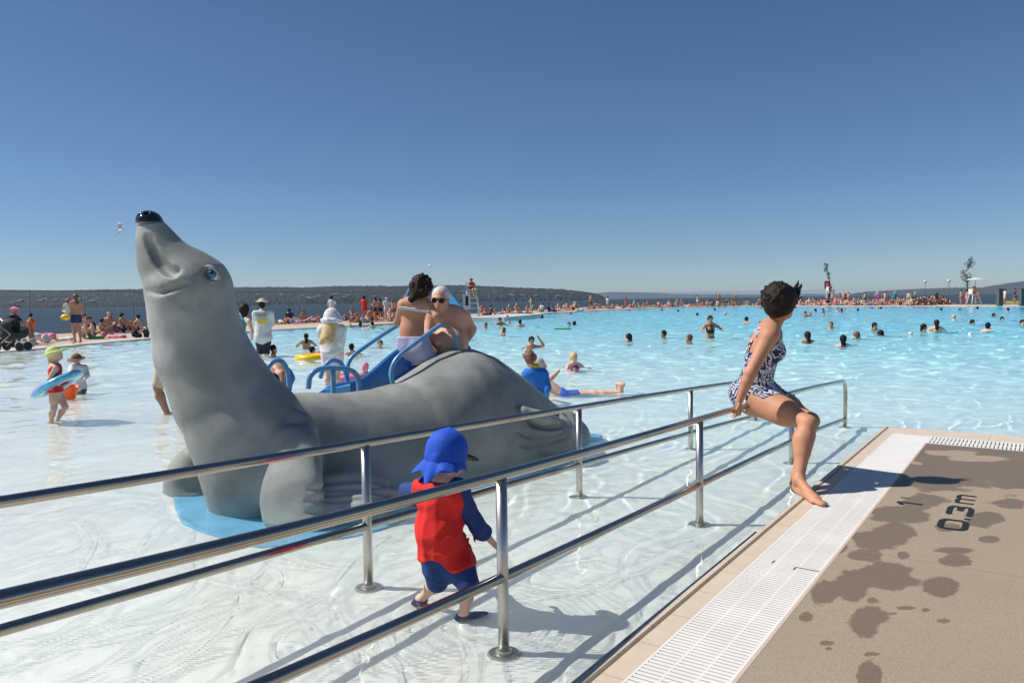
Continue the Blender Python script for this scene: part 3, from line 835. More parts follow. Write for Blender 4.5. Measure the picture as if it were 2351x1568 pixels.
sx_ = n.new('ShaderNodeSeparateXYZ'); l.new(tc.outputs['Object'], sx_.inputs[0])
n3 = n.new('ShaderNodeTexNoise'); n3.inputs['Scale'].default_value = 7; n3.inputs['Detail'].default_value = 8; l.new(tc.outputs['Object'], n3.inputs['Vector'])
wz = n.new('ShaderNodeMath'); wz.operation = 'MULTIPLY_ADD'; wz.inputs[1].default_value = .22; l.new(n3.outputs[0], wz.inputs[0]); l.new(sx_.outputs[2], wz.inputs[2])
wl_ = n.new('ShaderNodeMapRange'); wl_.interpolation_type = 'SMOOTHSTEP'; wl_.inputs[1].default_value = .36; wl_.inputs[2].default_value = .20; l.new(wz.outputs[0], wl_.inputs[0])
mxs = n.new('ShaderNodeMix'); mxs.data_type = 'RGBA'; wf = n.new('ShaderNodeMath'); wf.operation = 'MULTIPLY'; wf.inputs[1].default_value = .5; l.new(wl_.outputs[0], wf.inputs[0]); l.new(wf.outputs[0], mxs.inputs[0])
l.new(sc.outputs[0], mxs.inputs[6]); mxs.inputs[7].default_value = (.30, .36, .33, 1)
mp3 = n.new('ShaderNodeMapping'); mp3.inputs['Scale'].default_value = (3, 3, 16); mp3.inputs['Rotation'].default_value = (.6, .3, 0); l.new(tc.outputs['Object'], mp3.inputs[0])
n4 = n.new('ShaderNodeTexNoise'); n4.inputs['Scale'].default_value = 3.2; n4.inputs['Detail'].default_value = 9; n4.inputs['Roughness'].default_value = .7; l.new(mp3.outputs[0], n4.inputs['Vector'])
sf = n.new('ShaderNodeMapRange'); sf.inputs[1].default_value = .60; sf.inputs[2].default_value = .72; sf.inputs[4].default_value = .22; l.new(n4.outputs[0], sf.inputs[0])
mx4 = n.new('ShaderNodeMix'); mx4.data_type = 'RGBA'; l.new(sf.outputs[0], mx4.inputs[0]); l.new(mxs.outputs[2], mx4.inputs[6]); mx4.inputs[7].default_value = (.44, .43, .40, 1)
l.new(mx4.outputs[2], b.inputs['Base Color'])
b.inputs['Roughness'].default_value = .58; b.inputs['Specular IOR Level'].default_value = .3
bp = n.new('ShaderNodeBump'); bp.inputs['Strength'].default_value = .25; bp.inputs['Distance'].default_value = .01; l.new(n2.outputs[0], bp.inputs['Height']); l.new(bp.outputs[0], b.inputs['Normal'])
M['seal'] = m

AX0 = A(-1.85, 5.3); AXD = A(2.39, 2.3) / math.hypot(2.39, 2.3); AXN = A(AXD[1], -AXD[0])
AXL = math.hypot(2.39, 2.3)
# along the body axis (metres): top of back, half width
def axis_t(x):
    k = (x - 1175.5) / F_
    return (k * AX0[1] - AX0[0]) / (AXD[0] - k * AXD[1])
bk = []
for x, y in ((640, 905), (700, 900), (780, 904), (860, 893), (920, 878), (960, 852), (1000, 825), (1040, 806), (1080, 801), (1120, 816), (1180, 860), (1230, 903), (1262, 935), (1300, 958)):
    t = axis_t(x); Yv = AX0[1] + AXD[1] * t
    bk.append((t, P(x, y, Yv)[2]))
bt = np.array([p[0] for p in bk]); bz = np.array([p[1] for p in bk])
wt = np.array([.3, .8, 1.4, 2.0, 2.6, 3.0, 3.35]); wv = np.array([.36, .50, .62, .60, .50, .38, .24])
def bodyf(X):
    d = X[..., :2] - AX0; t = d @ AXD; w_ = d @ AXN
    tcl = np.clip(t, .25, 3.22)
    z1 = np.interp(tcl, bt, bz); ww = np.interp(tcl, wt, wv)
    zc = -.02
    h = np.maximum(z1 - zc, .1)
    k = np.sqrt(((t - tcl) / .30) ** 2 + (np.abs(w_) / ww) ** 2 + 1e-9)
    dz = (X[..., 2] - zc)
    k = (np.abs(k) ** 2.0 + np.abs(dz / h) ** 2.0) ** (1 / 2.0)
    return (k - 1) * np.minimum(ww, h) * .85
seal = SDF()
seal.fn((-2.2, 4.6, -.5), (1.2, 8.6, 1.2), bodyf, .03)
def pc(x, y, Y, r, Yr=None): return P(x, y, Y), px(r, Y)
def chain(s_, L, k=.06, flat=None):
    for a, b_ in zip(L[:-1], L[1:]):
        pa, ra = pc(*a); pb, rb_ = pc(*b_)
        s_.cone(pa, pb, ra, rb_, k, flat=flat)
# neck and chest
chain(seal, [(602, 1150, 5.26, 120), (600, 1060, 5.20, 136), (566, 985, 5.18, 130), (519, 915, 5.17, 115), (466, 812, 5.15, 103), (445, 728, 5.12, 95), (438, 676, 5.10, 93)], .03)
# head
chain(seal, [(438, 668, 5.09, 91), (446, 657, 5.08, 72), (420, 626, 5.08, 56), (392, 597, 5.07, 44), (366, 562, 5.07, 38), (350, 531, 5.07, 33)], .06)
chain(seal, [(350, 565, 5.07, 33), (368, 610, 5.06, 43), (390, 648, 5.05, 48)], .06)      # jaw
# mouth line, chin crease, eye hollow
def sgroove(pts, r, Y, k=.03, nearer=True):
    W = []
    for (x, y, YY) in pts: W.append(P(x, y, YY))
    for a, b_ in zip(W[:-1], W[1:]): seal.cone(a, b_, r, r, k, sub=True)
# fore flippers
chain(seal, [(672, 1012, 5.04, 74), (666, 1062, 4.88, 84), (668, 1130, 4.76, 84), (672, 1200, 4.70, 82)], .05, flat=((.45, 1, -.10), 2.3))
chain(seal, [(660, 1175, 4.84, 46), (740, 1165, 4.86, 46), (820, 1160, 4.95, 36)], .05)
for (x, y, Y, r, x2, y2) in ((700, 1108, 4.86, 24, 882, 1103), (700, 1136, 4.78, 23, 905, 1127), (700, 1164, 4.71, 23, 912, 1152), (690, 1190, 4.66, 23, 895, 1178)):
    chain(seal, [(x + 14, y + 3, Y + .02, r), (x2 - 70, y2 + 1, Y + .06, r * .95), (x2, y2 + 6, Y + .18, r * .55)], .008)
chain(seal, [(455, 1060, 5.66, 44), (420, 1110, 5.62, 40), (402, 1140, 5.58, 26)], .06)
chain(seal, [(430, 1075, 5.70, 40), (425, 1140, 5.58, 34), (450, 1150, 5.55, 30)], .05)
# hind flippers
seal.ell(P(1240, 1000, 6.62), (px(78, 6.6), .16, px(48, 6.6)), None, .02)
seal.ell(P(1272, 990, 6.95), (px(48, 6.9), .30, px(40, 6.9)), None, .04)
chain(seal, [(1176, 944, 6.44, 11), (1200, 948, 6.42, 16), (1245, 960, 6.46, 17), (1290, 974, 6.62, 12)], .012)
chain(seal, [(1262, 945, 7.35, 20), (1308, 962, 7.35, 15), (1314, 985, 7.2, 14)], .05)
# carved lines: swept just under the surface, found by marching from the camera side
def surf(x, y, Y0, Y1):
    """distance at which the seal's surface shows at picture position (x, y)"""
    Ys = np.linspace(Y0, Y1, 160); Xp = np.array([P(x, y, Y) for Y in Ys])
    f = None
    for q in seal.p:
        if q[8]: continue
        d = SDF.ev(q, Xp[None])[0]
        if f is None: f = d
        else:
            k = q[5]; hh = np.maximum(k - np.abs(f - d), 0) / k; f = np.minimum(f, d) - hh * hh * k / 4
    i = np.argmax(f < 0)
    if not (f < 0).any(): return None
    return Ys[i] if i == 0 else Ys[i - 1] + (Ys[i] - Ys[i - 1]) * f[i - 1] / (f[i - 1] - f[i])
def carve(pts, r, Y0, Y1, k=.02, sink=0.):
    W = []
    for p in spline([A(*q) for q in pts], 9):
        Yv = surf(p[0], p[1], Y0, Y1)
        if Yv is not None: W.append(P(p[0], p[1], Yv + sink))
    m_ = len(W)
    for i in range(m_ - 1):
        a = .45 + .55 * math.sin(math.pi * (i + .5) / m_)
        seal.cone(W[i], W[i + 1], r * a, r * a, k, sub=True)
    return W
carve([(337, 543), (349, 571), (366, 601), (383, 618), (396, 625), (405, 620)], .026, 4.2, 5.3, .022)
carve([(334, 667), (360, 671), (390, 663), (424, 650)], .008, 4.2, 5.3, .03)
for L_ in ([(1200, 962), (1230, 975), (1262, 981), (1290, 979)], [(1186, 990), (1220, 1002), (1255, 1004), (1292, 994)], [(1192, 1020), (1225, 1024), (1262, 1016), (1296, 1004)]):
    carve(L_, .026, 6.0, 7.4, .008)
for L_ in ([(706, 1123), (760, 1122), (840, 1119), (892, 1115)], [(702, 1150), (760, 1149), (840, 1145), (905, 1139)], [(702, 1177), (760, 1176), (840, 1171), (900, 1165)]):
    carve(L_, .017, 4.3, 5.6, .008)
EYE = P(484, 630, surf(484, 630, 4.2, 5.3))
seal.ell(EYE, (.040, .03, .028), None, .03, sub=True)
F, lo, hh, I, ax = seal.grid(.0135, .05)
V, Q = nets(F, lo, hh); V = relax(V, Q, 1, .5)
SROOT = empty('seal_slide', A(-1.2, 6.0, -.1), 'large grey seal sculpture slide with raised head and black nose standing in the shallow pool', 'slide')
mesh('body', V, Q, M['seal'], SROOT)
def seal_top(x, y):
    ix = int(round((x - lo[0]) / hh)); iy = int(round((y - lo[1]) / hh))
    col = F[ix, iy]; k = np.where(col < 0)[0]
    return lo[2] + hh * k.max() if len(k) else 0.
# nose
ns_ = SDF(); c = P(342, 504, 5.07)
ns_.ell(c, (px(27, 5.07), .085, px(20, 5.07)), None); ns_.ell(c + A(.012, -.01, -.025), (px(28.5, 5.07), .088, px(12, 5.07)), None, .03)
for sx in (-1, 1): ns_.ell(c + A(sx * .022 - .01, -.055, .03), (.014, .03, .012), None, .012, sub=True)
F2, l2, h2, _, _ = ns_.grid(.007); v, q = nets(F2, l2, h2)
mesh('nose', relax(v, q, 1, .4), q, pm('glossy_black_paint', (.006, .006, .007), .12, coat=1), SROOT)
# eye: blue iris, dark pupil, pale lids
M['lid'] = pm('pale_eyelid_paint', (.42, .41, .39), .4)
mb = MB()
ez = EYE + A(.0, .005, 0)
Re = Matrix.Rotation(R_(-38), 3, 'Y'); Re = np.array(Re)
def disc(mb, c, rx, rz, dy, n=24, bulge=.012):
    v = [c + A(0, dy - bulge, 0)]
    for k, (s_, e_) in enumerate(((.5, .7), (.85, .3), (1, 0))):
        v += [c + Re @ A(rx * s_ * math.cos(t), 0, rz * s_ * math.sin(t)) + A(0, dy - bulge * e_, 0) for t in np.arange(n) * 2 * math.pi / n]
    f = [(0, 1 + (i + 1) % n, 1 + i) for i in range(n)]
    for k in range(2): f += [(1 + k * n + i, 1 + k * n + (i + 1) % n, 1 + (k + 1) * n + (i + 1) % n, 1 + (k + 1) * n + i) for i in range(n)]
    mb.add(v, f)
Re = np.array(Matrix.Rotation(R_(40), 3, 'Y'))
mb = MB(); disc(mb, ez, .050, .034, .010, bulge=.02); eb = mb.build('eyeball', pm('eye_white_paint', (.62, .66, .68), .15), SROOT, smooth=True)
mb = MB(); disc(mb, ez + A(.002, 0, .004), .034, .029, -.004, bulge=.016); mb.build('iris', pm('blue_iris', (.03, .14, .30), .12, noise=.3, scale=60), SROOT, smooth=True)
mb = MB(); disc(mb, ez + A(.006, 0, .008), .015, .014, -.014, bulge=.010); mb.build('pupil', pm('pupil', (.005, .006, .01), .1), SROOT, smooth=True)
for nm_, sg, hh_ in (('upper_eyelid', 1, 1.0), ('lower_eyelid', -1, 1.0)):
    mb = MB(); L_ = []
    for t in np.linspace(.05, math.pi - .05, 14): L_.append(ez + Re @ A(.062 * math.cos(t), 0, sg * .044 * math.sin(t)) + A(0, .004 - .016 * math.sin(t), 0))
    mb.tube(L_, [.004 + .008 * math.sin(i / 13 * math.pi) for i in range(14)], 8); mb.build(nm_, M['seal'], SROOT, smooth=True)

# blue slide chute lying along the back, behind the ridge
m = pm('blue_fibreglass', (.012, .135, .42), .28, noise=.06, scale=3, coat=.3); M['chute'] = m
M['bluetube'] = pm('blue_painted_tube', (.10, .30, .52), .35, noise=.05, scale=8)
wl = []   # far wall's top edge in picture coordinates and distance
for x, y in ((735, 902), (766, 885), (800, 879), (826, 872), (854, 852), (880, 829), (906, 808), (935, 790), (965, 778), (1000, 770), (1030, 772)):
    t = axis_t(x); wl.append(P(x, y, AX0[1] + AXD[1] * t + .52))
wl = spline(wl, 4)
mb = MB(); nf3 = A(-AXN[0], -AXN[1], 0)
rings = []
for i, p in enumerate(wl):
    fz = max(p[2] - .26, .42); d = nf3
    w_ = .56
    sec = [p + d * .03 + A(0, 0, -.30), p + d * .03, p + A(0, 0, .012), p - d * .02, A(p[0], p[1], 0) - d * .05 + A(0, 0, fz + .06), A(p[0], p[1], 0) - d * .12 + A(0, 0, fz), A(p[0], p[1], 0) - d * w_ + A(0, 0, fz - .02), A(p[0], p[1], 0) - d * w_ + A(0, 0, fz - .08)]
    rings.append(sec)
for i in range(len(rings) - 1):
    for j in range(len(rings[0]) - 1): mb.add([rings[i][j], rings[i + 1][j], rings[i + 1][j + 1], rings[i][j + 1]], [(0, 1, 2, 3)])
mb.build('chute', M['chute'], SROOT, smooth=True)
# chute mouth panel, lighter blue
mb = MB(); a0 = P(740, 903, 6.25); a1 = P(797, 893, 6.30)
mb.box((a0 + a1) / 2 + A(0, .1, -.01), np.array([np.linalg.norm(a1 - a0) / 2, .14, .045]), np.stack([unit(a1 - a0), unit(np.cross([0, 0, 1], a1 - a0)), A(0, 0, 1)], 1))
mb.build('slide_lip', pm('light_blue_fibreglass', (.12, .40, .68), .3), SROOT)
def handle(pts, r, label=None):
    mb = MB(); mb.tube(spline([P(*p) for p in pts], 6), r, 10); return mb.build('handle', M['bluetube'], SROOT, smooth=True)
handle([(905, 893, 6.22), (899, 868, 6.22), (899, 848, 6.24), (907, 829, 6.27), (922, 812, 6.31), (960, 783, 6.42), (1000, 754, 6.54), (1014, 747, 6.60), (1030, 752, 6.66), (1041, 766, 6.70), (1046, 788, 6.72), (1048, 812, 6.74)], .019)
handle([(799, 880, 6.75), (797, 850, 6.75), (801, 832, 6.77), (812, 816, 6.80), (840, 795, 6.88), (880, 768, 7.0), (920, 743, 7.14), (960, 722, 7.28), (985, 722, 7.36), (1000, 745, 7.42), (1005, 790, 7.44)], .019)
handle([(708, 892, 5.86), (711, 868, 5.86), (722, 853, 5.88), (740, 846, 5.92), (765, 845, 5.97), (795, 847, 6.03), (814, 856, 6.07), (823, 872, 6.10), (825, 903, 6.12)], .021)
handle([(765, 846, 5.97), (765, 918, 5.97)], .020)
handle([(735, 868, 6.5), (742, 848, 6.5), (755, 831, 6.52), (768, 827, 6.55), (782, 834, 6.58), (792, 852, 6.6), (800, 884, 6.62)], .020)
handle([(608, 868, 5.75), (616, 843, 5.75), (630, 829, 5.78), (645, 829, 5.8), (657, 843, 5.83), (662, 862, 5.85), (663, 890, 5.86)], .019)

# light blue pad under and round the seal
m = pm('light_blue_rubber_pad', (.20, .52, .76), .7, noise=.10, scale=6); M['pad'] = m
PAD = [G(398, 1130)[:2], G(402, 1160)[:2], G(415, 1190)[:2], G(455, 1210)[:2], G(530, 1230)[:2], G(600, 1245)[:2], G(700, 1235)[:2], G(800, 1222)[:2], G(900, 1195)[:2], G(1000, 1140)[:2], G(1100, 1108)[:2], G(1200, 1085)[:2], G(1290, 1062)[:2], G(1332, 1036)[:2], G(1346, 1014)[:2],
       A(.90, 7.85), A(.3, 8.2), A(-.8, 7.9), A(-1.8, 6.9), A(-2.5, 6.3), A(-2.65, 5.9)]
PAD = [p[:2] for p in spline([A(p[0], p[1], 0) for p in PAD + [PAD[0]]], 4)[:-1]]
v = []; f = []
n_p = len(PAD)
for z_, sc_ in ((-.0, 1.0), (.022, .995), (.024, .98)):
    c_ = np.mean(PAD, 0)[:2]
    for p in PAD:
        q_ = c_ + (p - c_) * sc_; v.append(A(q_[0], q_[1], -float(depth(q_[0], q_[1])) + z_))
v.append(A(c_[0], c_[1], -float(depth(*c_)) + .03))
for k in range(2): f += [(k * n_p + i, k * n_p + (i + 1) % n_p, (k + 1) * n_p + (i + 1) % n_p, (k + 1) * n_p + i) for i in range(n_p)]
f += [(2 * n_p + i, 2 * n_p + (i + 1) % n_p, 3 * n_p) for i in range(n_p)]
o = mesh('slide_pad', v, f, M['pad'], loc=A(-.8, 6.2, -.12)); tag(o, 'light blue safety pad on the pool floor under the seal', 'pad')

# ------------------------------------------------------------------ people
def JP(d, head, face, hup=(0, 0, 1), s=1.):
    J = {k: P(*v) for k, v in d.items()}
    J['head'] = P(*head); J['face'] = unit(face); J['hup'] = unit(hup); J['_s'] = s
    return J
SK = M['skin_tan']

# woman leaning on the rail
sw = .98
fd = NV_ * 1.0
J = JP(dict(pelvis=(1737, 905, 5.60), belly=(1738, 868, 5.58), chest=(1752, 805, 5.48), neck=(1766, 752, 5.42),
            shR=(1766, 772, 5.26), shL=(1768, 764, 5.56), elR=(1723, 856, 5.20), wrR=(1698, 918, 5.22), hdR=(1697, 944, 5.24),
            elL=(1745, 850, 5.80), wrL=(1752, 905, 5.86), hdL=(1752, 920, 5.86),
            hipR=(1742, 918, 5.50), hipL=(1748, 905, 5.68), knR=(1856, 972, 5.12), knL=(1862, 966, 5.26), anR=(1834, 1120, 4.98), anL=(1830, 1112, 5.10)),
       (1795, 696, 5.40), (.80, .55, -.10), (-.10, .05, 1), sw)
tR = G(1888, 1157, EZ + .014); tL = G(1868, 1136, EZ + .014); J['toeR'] = tR; J['toeL'] = tL
J['anR'][2] = EZ + .095; J['anL'][2] = EZ + .095
b = SDF(); J = skeleton(J)
fig(b, J, sw, .98, 1.12, True, True)
lat = unit(J['shR'] - J['shL']); up = unit(J['neck'] - J['pelvis']); fr = unit(np.cross(up, lat))
b.ell(J['pelvis'] - NV_ * .045 + A(0, 0, .0), (.15, .17, .13), None, .06)           # seat on the rail
for q in 'RL':   # fuller thighs and calves
    b.cone(J['hip' + q], J['hip' + q] * .45 + J['kn' + q] * .55, .112, .092, .05)
    b.cone(J['kn' + q] * .72 + J['an' + q] * .28 - NV_ * .02, J['kn' + q] * .5 + J['an' + q] * .5 - NV_ * .012, .056, .046, .04)
    t = J['toe' + q]; d = unit((t - J['an' + q]) * A(1, 1, 0)); sd_ = np.cross(d, [0, 0, 1]) * (1 if q == 'R' else -1)
    for i in range(5):       # toes
        p = t - d * (.010 + .010 * i) + sd_ * (-.030 + .017 * i); b.cone(p - d * .03, p, .011 - .0012 * i, (.0115, .009, .0085, .008, .0075)[i], .005)
def grip(b, w_, rail_d, side):
    d = unit(J['hdR'] - J['wrR'])
wd = unit(J['hdR'] - J['wrR'] + A(0, -.0, 0)); 
hand(b, J['wrR'], wd, unit(-NV_ * .7 + A(0, 0, -.7)), .95, .42, -1)
hand(b, J['wrL'], unit(J['hdL'] - J['wrL']), unit(-NV_), .95, .5, 1)
F, lo, hh, I, ax = b.grid(.0052, .03)
V, Q = nets(F, lo, hh); V = relax(V, Q, 1, .4)
W = empty('person', A(J['pelvis'][0], J['pelvis'][1], EZ), 'woman in blue and white patterned swimsuit leaning on the handrail at the deck edge', 'person')
mesh('body', V, Q, M['skin_tan'], W)
# swimsuit: the trunk, cut low at the back, with straps
m, n, l, bb = newmat('blue_white_leaf_print')
tc = n.new('ShaderNodeTexCoord'); wv_ = n.new('ShaderNodeTexWave'); wv_.bands_direction = 'DIAGONAL'; wv_.inputs['Scale'].default_value = 13; wv_.inputs['Distortion'].default_value = 14; wv_.inputs['Detail'].default_value = 2.2; wv_.inputs['Detail Scale'].default_value = 1.4
l.new(tc.outputs['Object'], wv_.inputs['Vector'])
vo = n.new('ShaderNodeTexNoise'); vo.inputs['Scale'].default_value = 17; vo.inputs['Detail'].default_value = 1.5; l.new(tc.outputs['Object'], vo.inputs['Vector'])
ad = n.new('ShaderNodeMath'); ad.operation = 'MULTIPLY_ADD'; ad.inputs[1].default_value = 1.6; ad.inputs[2].default_value = -.8; l.new(vo.outputs[0], ad.inputs[0])
a2 = n.new('ShaderNodeMath'); a2.operation = 'ADD'; l.new(ad.outputs[0], a2.inputs[0]); l.new(wv_.outputs['Fac'], a2.inputs[1])
cr = n.new('ShaderNodeValToRGB'); cr.color_ramp.interpolation = 'LINEAR'; cr.color_ramp.elements[0].position = .58; cr.color_ramp.elements[0].color = (.008, .010, .065, 1); cr.color_ramp.elements[1].position = .66; cr.color_ramp.elements[1].color = (.62, .64, .74, 1)
l.new(a2.outputs[0], cr.inputs[0]); l.new(cr.outputs[0], bb.inputs['Base Color']); bb.inputs['Roughness'].default_value = .55
M['print'] = m
def suit_cut(X):
    rel = X - J['chest']; u_ = rel @ up; f_ = rel @ fr; la = rel @ lat
    top = u_ - (.075 + .75 * np.maximum(f_, -.08))            # scooped at the back
    hipn = unit(J['knR'] - J['hipR'])
    bot = -(((X - J['pelvis']) @ up) + .035 + .10 * np.clip(-((X - J['pelvis']) @ fr) / .1, -1, .8))
    leg = np.minimum((X - (J['hipR'] * .99 + J['knR'] * .01)) @ hipn, .085 - (X - J['pelvis']) @ up)
    return np.maximum(np.maximum(top, bot), leg)
D, X = region([rc(J['chest'] + up * .03, J['pelvis'], .235, .25), rc(J['chest'] + fr * .05, J['chest'] + fr * .12, .15)], ax, F.shape)
arm = SDF.ev(rc(J['shR'] - up * .0 + lat * .045, J['elR'], .058, .050), X); arm = np.minimum(arm, SDF.ev(rc(J['elR'], J['wrR'], .052, .05), X)); arm = np.minimum(arm, SDF.ev(rc(J['shL'] - up * .02 - lat * .035, J['elL'], .068, .06), X))
Dm = np.maximum(np.maximum(D, suit_cut(X)), -arm + .004)
straps = 9
for sg in (1, -1):
    o_ = lat * sg * .085
    pth = [J['chest'] + o_ * 1.15 - fr * .12 - up * .0, J['chest'] + up * .12 + o_ * 1.1 - fr * .10, J['shR'] * (.5 + .26 * sg) + J['shL'] * (.5 - .26 * sg) + up * .05, J['chest'] + up * .10 + o_ * .9 + fr * .11, J['chest'] + up * .03 + o_ * .8 + fr * .14]
    for p0, p1 in zip(pth[:-1], pth[1:]):
        straps = np.minimum(straps, SDF.ev(rc(p0, p1, .028), X))
v, q = nets(np.maximum(F - .006, Dm), lo, hh); mesh('swimsuit', relax(v, q, 1, .3), q, M['print'], W)
v, q = nets(np.maximum(F - .009, straps), lo, hh)
if len(q): mesh('shoulder_strap', relax(v, q, 1, .3), q, M['print'], W)
# hair: short, thick, blown by the wind
hb = SDF(); f_, r_, u_ = frame(J['face'], J['hup']); Rm = np.stack([f_, r_, u_], 1); hc = J['head']
hb.ell(hc + u_ * .035 - f_ * .035, (.118, .112, .112), Rm, .02); hb.ell(hc - u_ * .035 - f_ * .06, (.072, .090, .075), Rm, .03)
hb.ell(hc - u_ * .01 + r_ * .05 - f_ * .03, (.07, .06, .08), Rm, .03)
rr = np.random.RandomState(3)
for i in range(300):
    d = unit(rr.normal(size=3) + A(0, 0, .35)); d = d - f_ * max(0, np.dot(d, f_) - .45) * 1.2; d = unit(d)
    if np.dot(d, u_) < -.65: continue
    p = hc - f_ * .03 + u_ * .025 + d * A(.104, .104, .098) * (1 + .045 * rr.rand()); sw_ = unit(np.cross(d, rr.normal(size=3)) + A(.4, 0, -.3)) * .038
    hb.cone(p - sw_ * .6, p + sw_ * .8, .0125, .005, .008)
for i in range(16):
    p = P(1822 + rr.rand() * 9, 662 + rr.rand() * 34, 5.36 + rr.rand() * .06); hb.cone(p, p + A(.03 + .01 * rr.rand(), 0, .03 + .035 * rr.rand()), .013, .004, .01)
hb.ell(hc - u_ * .035 + f_ * .105 + r_ * .01, (.085, .10, .10), Rm, .012, sub=True)
F2, l2, h2, _, _ = hb.grid(.0044); v, q = nets(F2, l2, h2); mesh('hair', relax(v, q, 1, .25), q, M['hair_dark'], W)

# toddler in the blue sun hat
s_ = .50
TY = 3.45
P0_ = P
def P(x, y, Y): return P0_(x, y, Y * .96)
J = JP(dict(pelvis=(1018, 1268, 3.45), belly=(1009, 1225, 3.44), chest=(1008, 1158, 3.44), neck=(1020, 1108, 3.44),
            shR=(1052, 1128, 3.42), shL=(976, 1122, 3.50), elR=(1096, 1208, 3.46), wrR=(1134, 1248, 3.56), hdR=(1152, 1266, 3.60), elL=(935, 1126, 3.62), wrL=(955, 1150, 3.78), hdL=(960, 1150, 3.85),
            hipR=(1046, 1284, 3.44), hipL=(1006, 1286, 3.46), knR=(1074, 1338, 3.38), knL=(1004, 1334, 3.46), anR=(1064, 1400, 3.44), anL=(972, 1386, 3.62)),
       (1034, 1050, 3.45), (.66, .75, -.12), (0, .02, 1), .66)
zf = -float(depth(J['anR'][0], J['anR'][1]))
J['anR'][2] = zf + .05; J['anL'][2] = zf + .085
J['toeR'] = J['anR'] + A(.085, .045, 0); J['toeR'][2] = zf + .014; J['toeL'] = J['anL'] + A(-.045, -.02, 0); J['toeL'][2] = zf + .018
J['toeL'] = J['anL'] + A(.07, .06, -.05)
J['anL'] = P(966, 1390, 3.58); J['anL'][2] = zf + .10; J['toeL'] = J['anL'] + A(-.02, .05, -.075)
def extra(b, J):
    b.ell(J['belly'] + A(0, .0, 0), (.066, .064, .09), None, .05)
    hand(b, J['wrR'], unit(J['hdR'] - J['wrR']), unit(A(-.2, .3, -.9)), .52, .4, -1)
    for q in 'RL': b.cone(J['hip' + q], J['kn' + q], .050, .036, .03)
def seg(*a): return [rc(*a)]
shirt = [rc(J['chest'] + A(0, 0, .08), J['belly'], .125, .15), rc(J['belly'], J['pelvis'] - A(0, 0, .015), .15, .15)]
shirt_r = [rc(J['neck'] + A(0, 0, .0), J['belly'], .086, .12), rc(J['belly'], J['pelvis'] + A(0, 0, .005), .12, .13)]
arms = [rc(J['shR'] - A(.005, 0, 0), J['elR'] + (J['wrR'] - J['elR']) * .15, .062, .060), rc(J['shL'], J['elL'] * .9 + J['wrL'] * .1, .062, .055), rc(J['elL'], J['wrL'], .05, .05)]
trou = [rc(J['pelvis'], J['pelvis'] - A(0, 0, .03), .11), rc(J['hipR'], J['knR'] - A(0, 0, .0), .085, .050), rc(J['hipL'], J['knL'], .085, .050)]
shoes = [rc(J['anR'] + A(0, 0, -.03), J['toeR'] + A(.02, .01, 0), .045), rc(J['anL'] + A(0, 0, -.03), J['toeL'] + A(.0, .01, -.01), .045)]
M['blue_hat'] = cloth('royal_blue_hat_fabric', (.008, .075, .52), bump=.5, bscale=14)
M['navy_arm'] = cloth('navy_swim_fabric', (.012, .04, .17), bump=.5, bscale=22)
M['red_shirt'] = cloth('red_swim_fabric', (.66, .012, .008), bump=.6, bscale=16)
def notarm(X):
    d = np.minimum(SDF.ev(rc(J['shR'] + A(.014, 0, 0), J['elR'], .050, .060), X), SDF.ev(rc(J['shL'] + A(-.012, .01, 0), J['elL'], .050, .06), X))
    return -d
def shirtcut(X):
    q_ = X - J['pelvis']
    return np.maximum(notarm(X), -(q_[..., 2] + .028 + .018 * np.sin(q_[..., 0] * 38) + .25 * q_[..., 0] * (q_[..., 0] > 0)))
J0z = J['pelvis'][2] + .0
root, J = person('toddler in royal blue sun hat and red swim shirt wading beside the handrail', J, s_, M['skin_pale'], None,
                 [('swim_shorts', trou, .012, M['navy_arm'], lambda X: X[..., 2] - J0z, (.005, 24, 3)), ('sleeve', arms, .013, M['navy_arm'], None, (.005, 26, 2)), ('swim_shirt', shirt, .014, M['red_shirt'], shirtcut, (.010, 24, 4)), ('shoe', shoes[:1], .008, M['c_navy']), ('shoe', shoes[1:], .008, M['c_navy'])],
                 h=.0048, hs=.80 / .62, fat=1.0, hi=True, extra=extra)
# legionnaire hat: cap, brim, neck flap in folds
hb = SDF(); hc = P(1026, 1033, 3.45); f_, r_, u_ = frame(unit([.66, .75, -.22]), [0, .0, 1]); Rm = np.stack([f_, r_, u_], 1)
hb.ell(hc + u_ * .0, (.100, .086, .096), Rm, .01)
hb.ell(hc - u_ * .045, (.092, .080, .05), Rm, .02)
for k in range(8):
    a = math.pi * (k + .5) / 8 * 1.0 - math.pi / 2
    hb.cone(hc + u_ * .080, hc + (r_ * math.sin(a * 2) * .072 - f_ * abs(math.cos(a * 2)) * .082) - u_ * .03, .006, .012, .02)
F2, l2, h2, _, _ = hb.grid(.005); v, q = nets(F2, l2, h2); HAT = mesh('sun_hat', relax(v, q, 1, .3), q, M['blue_hat'], root)
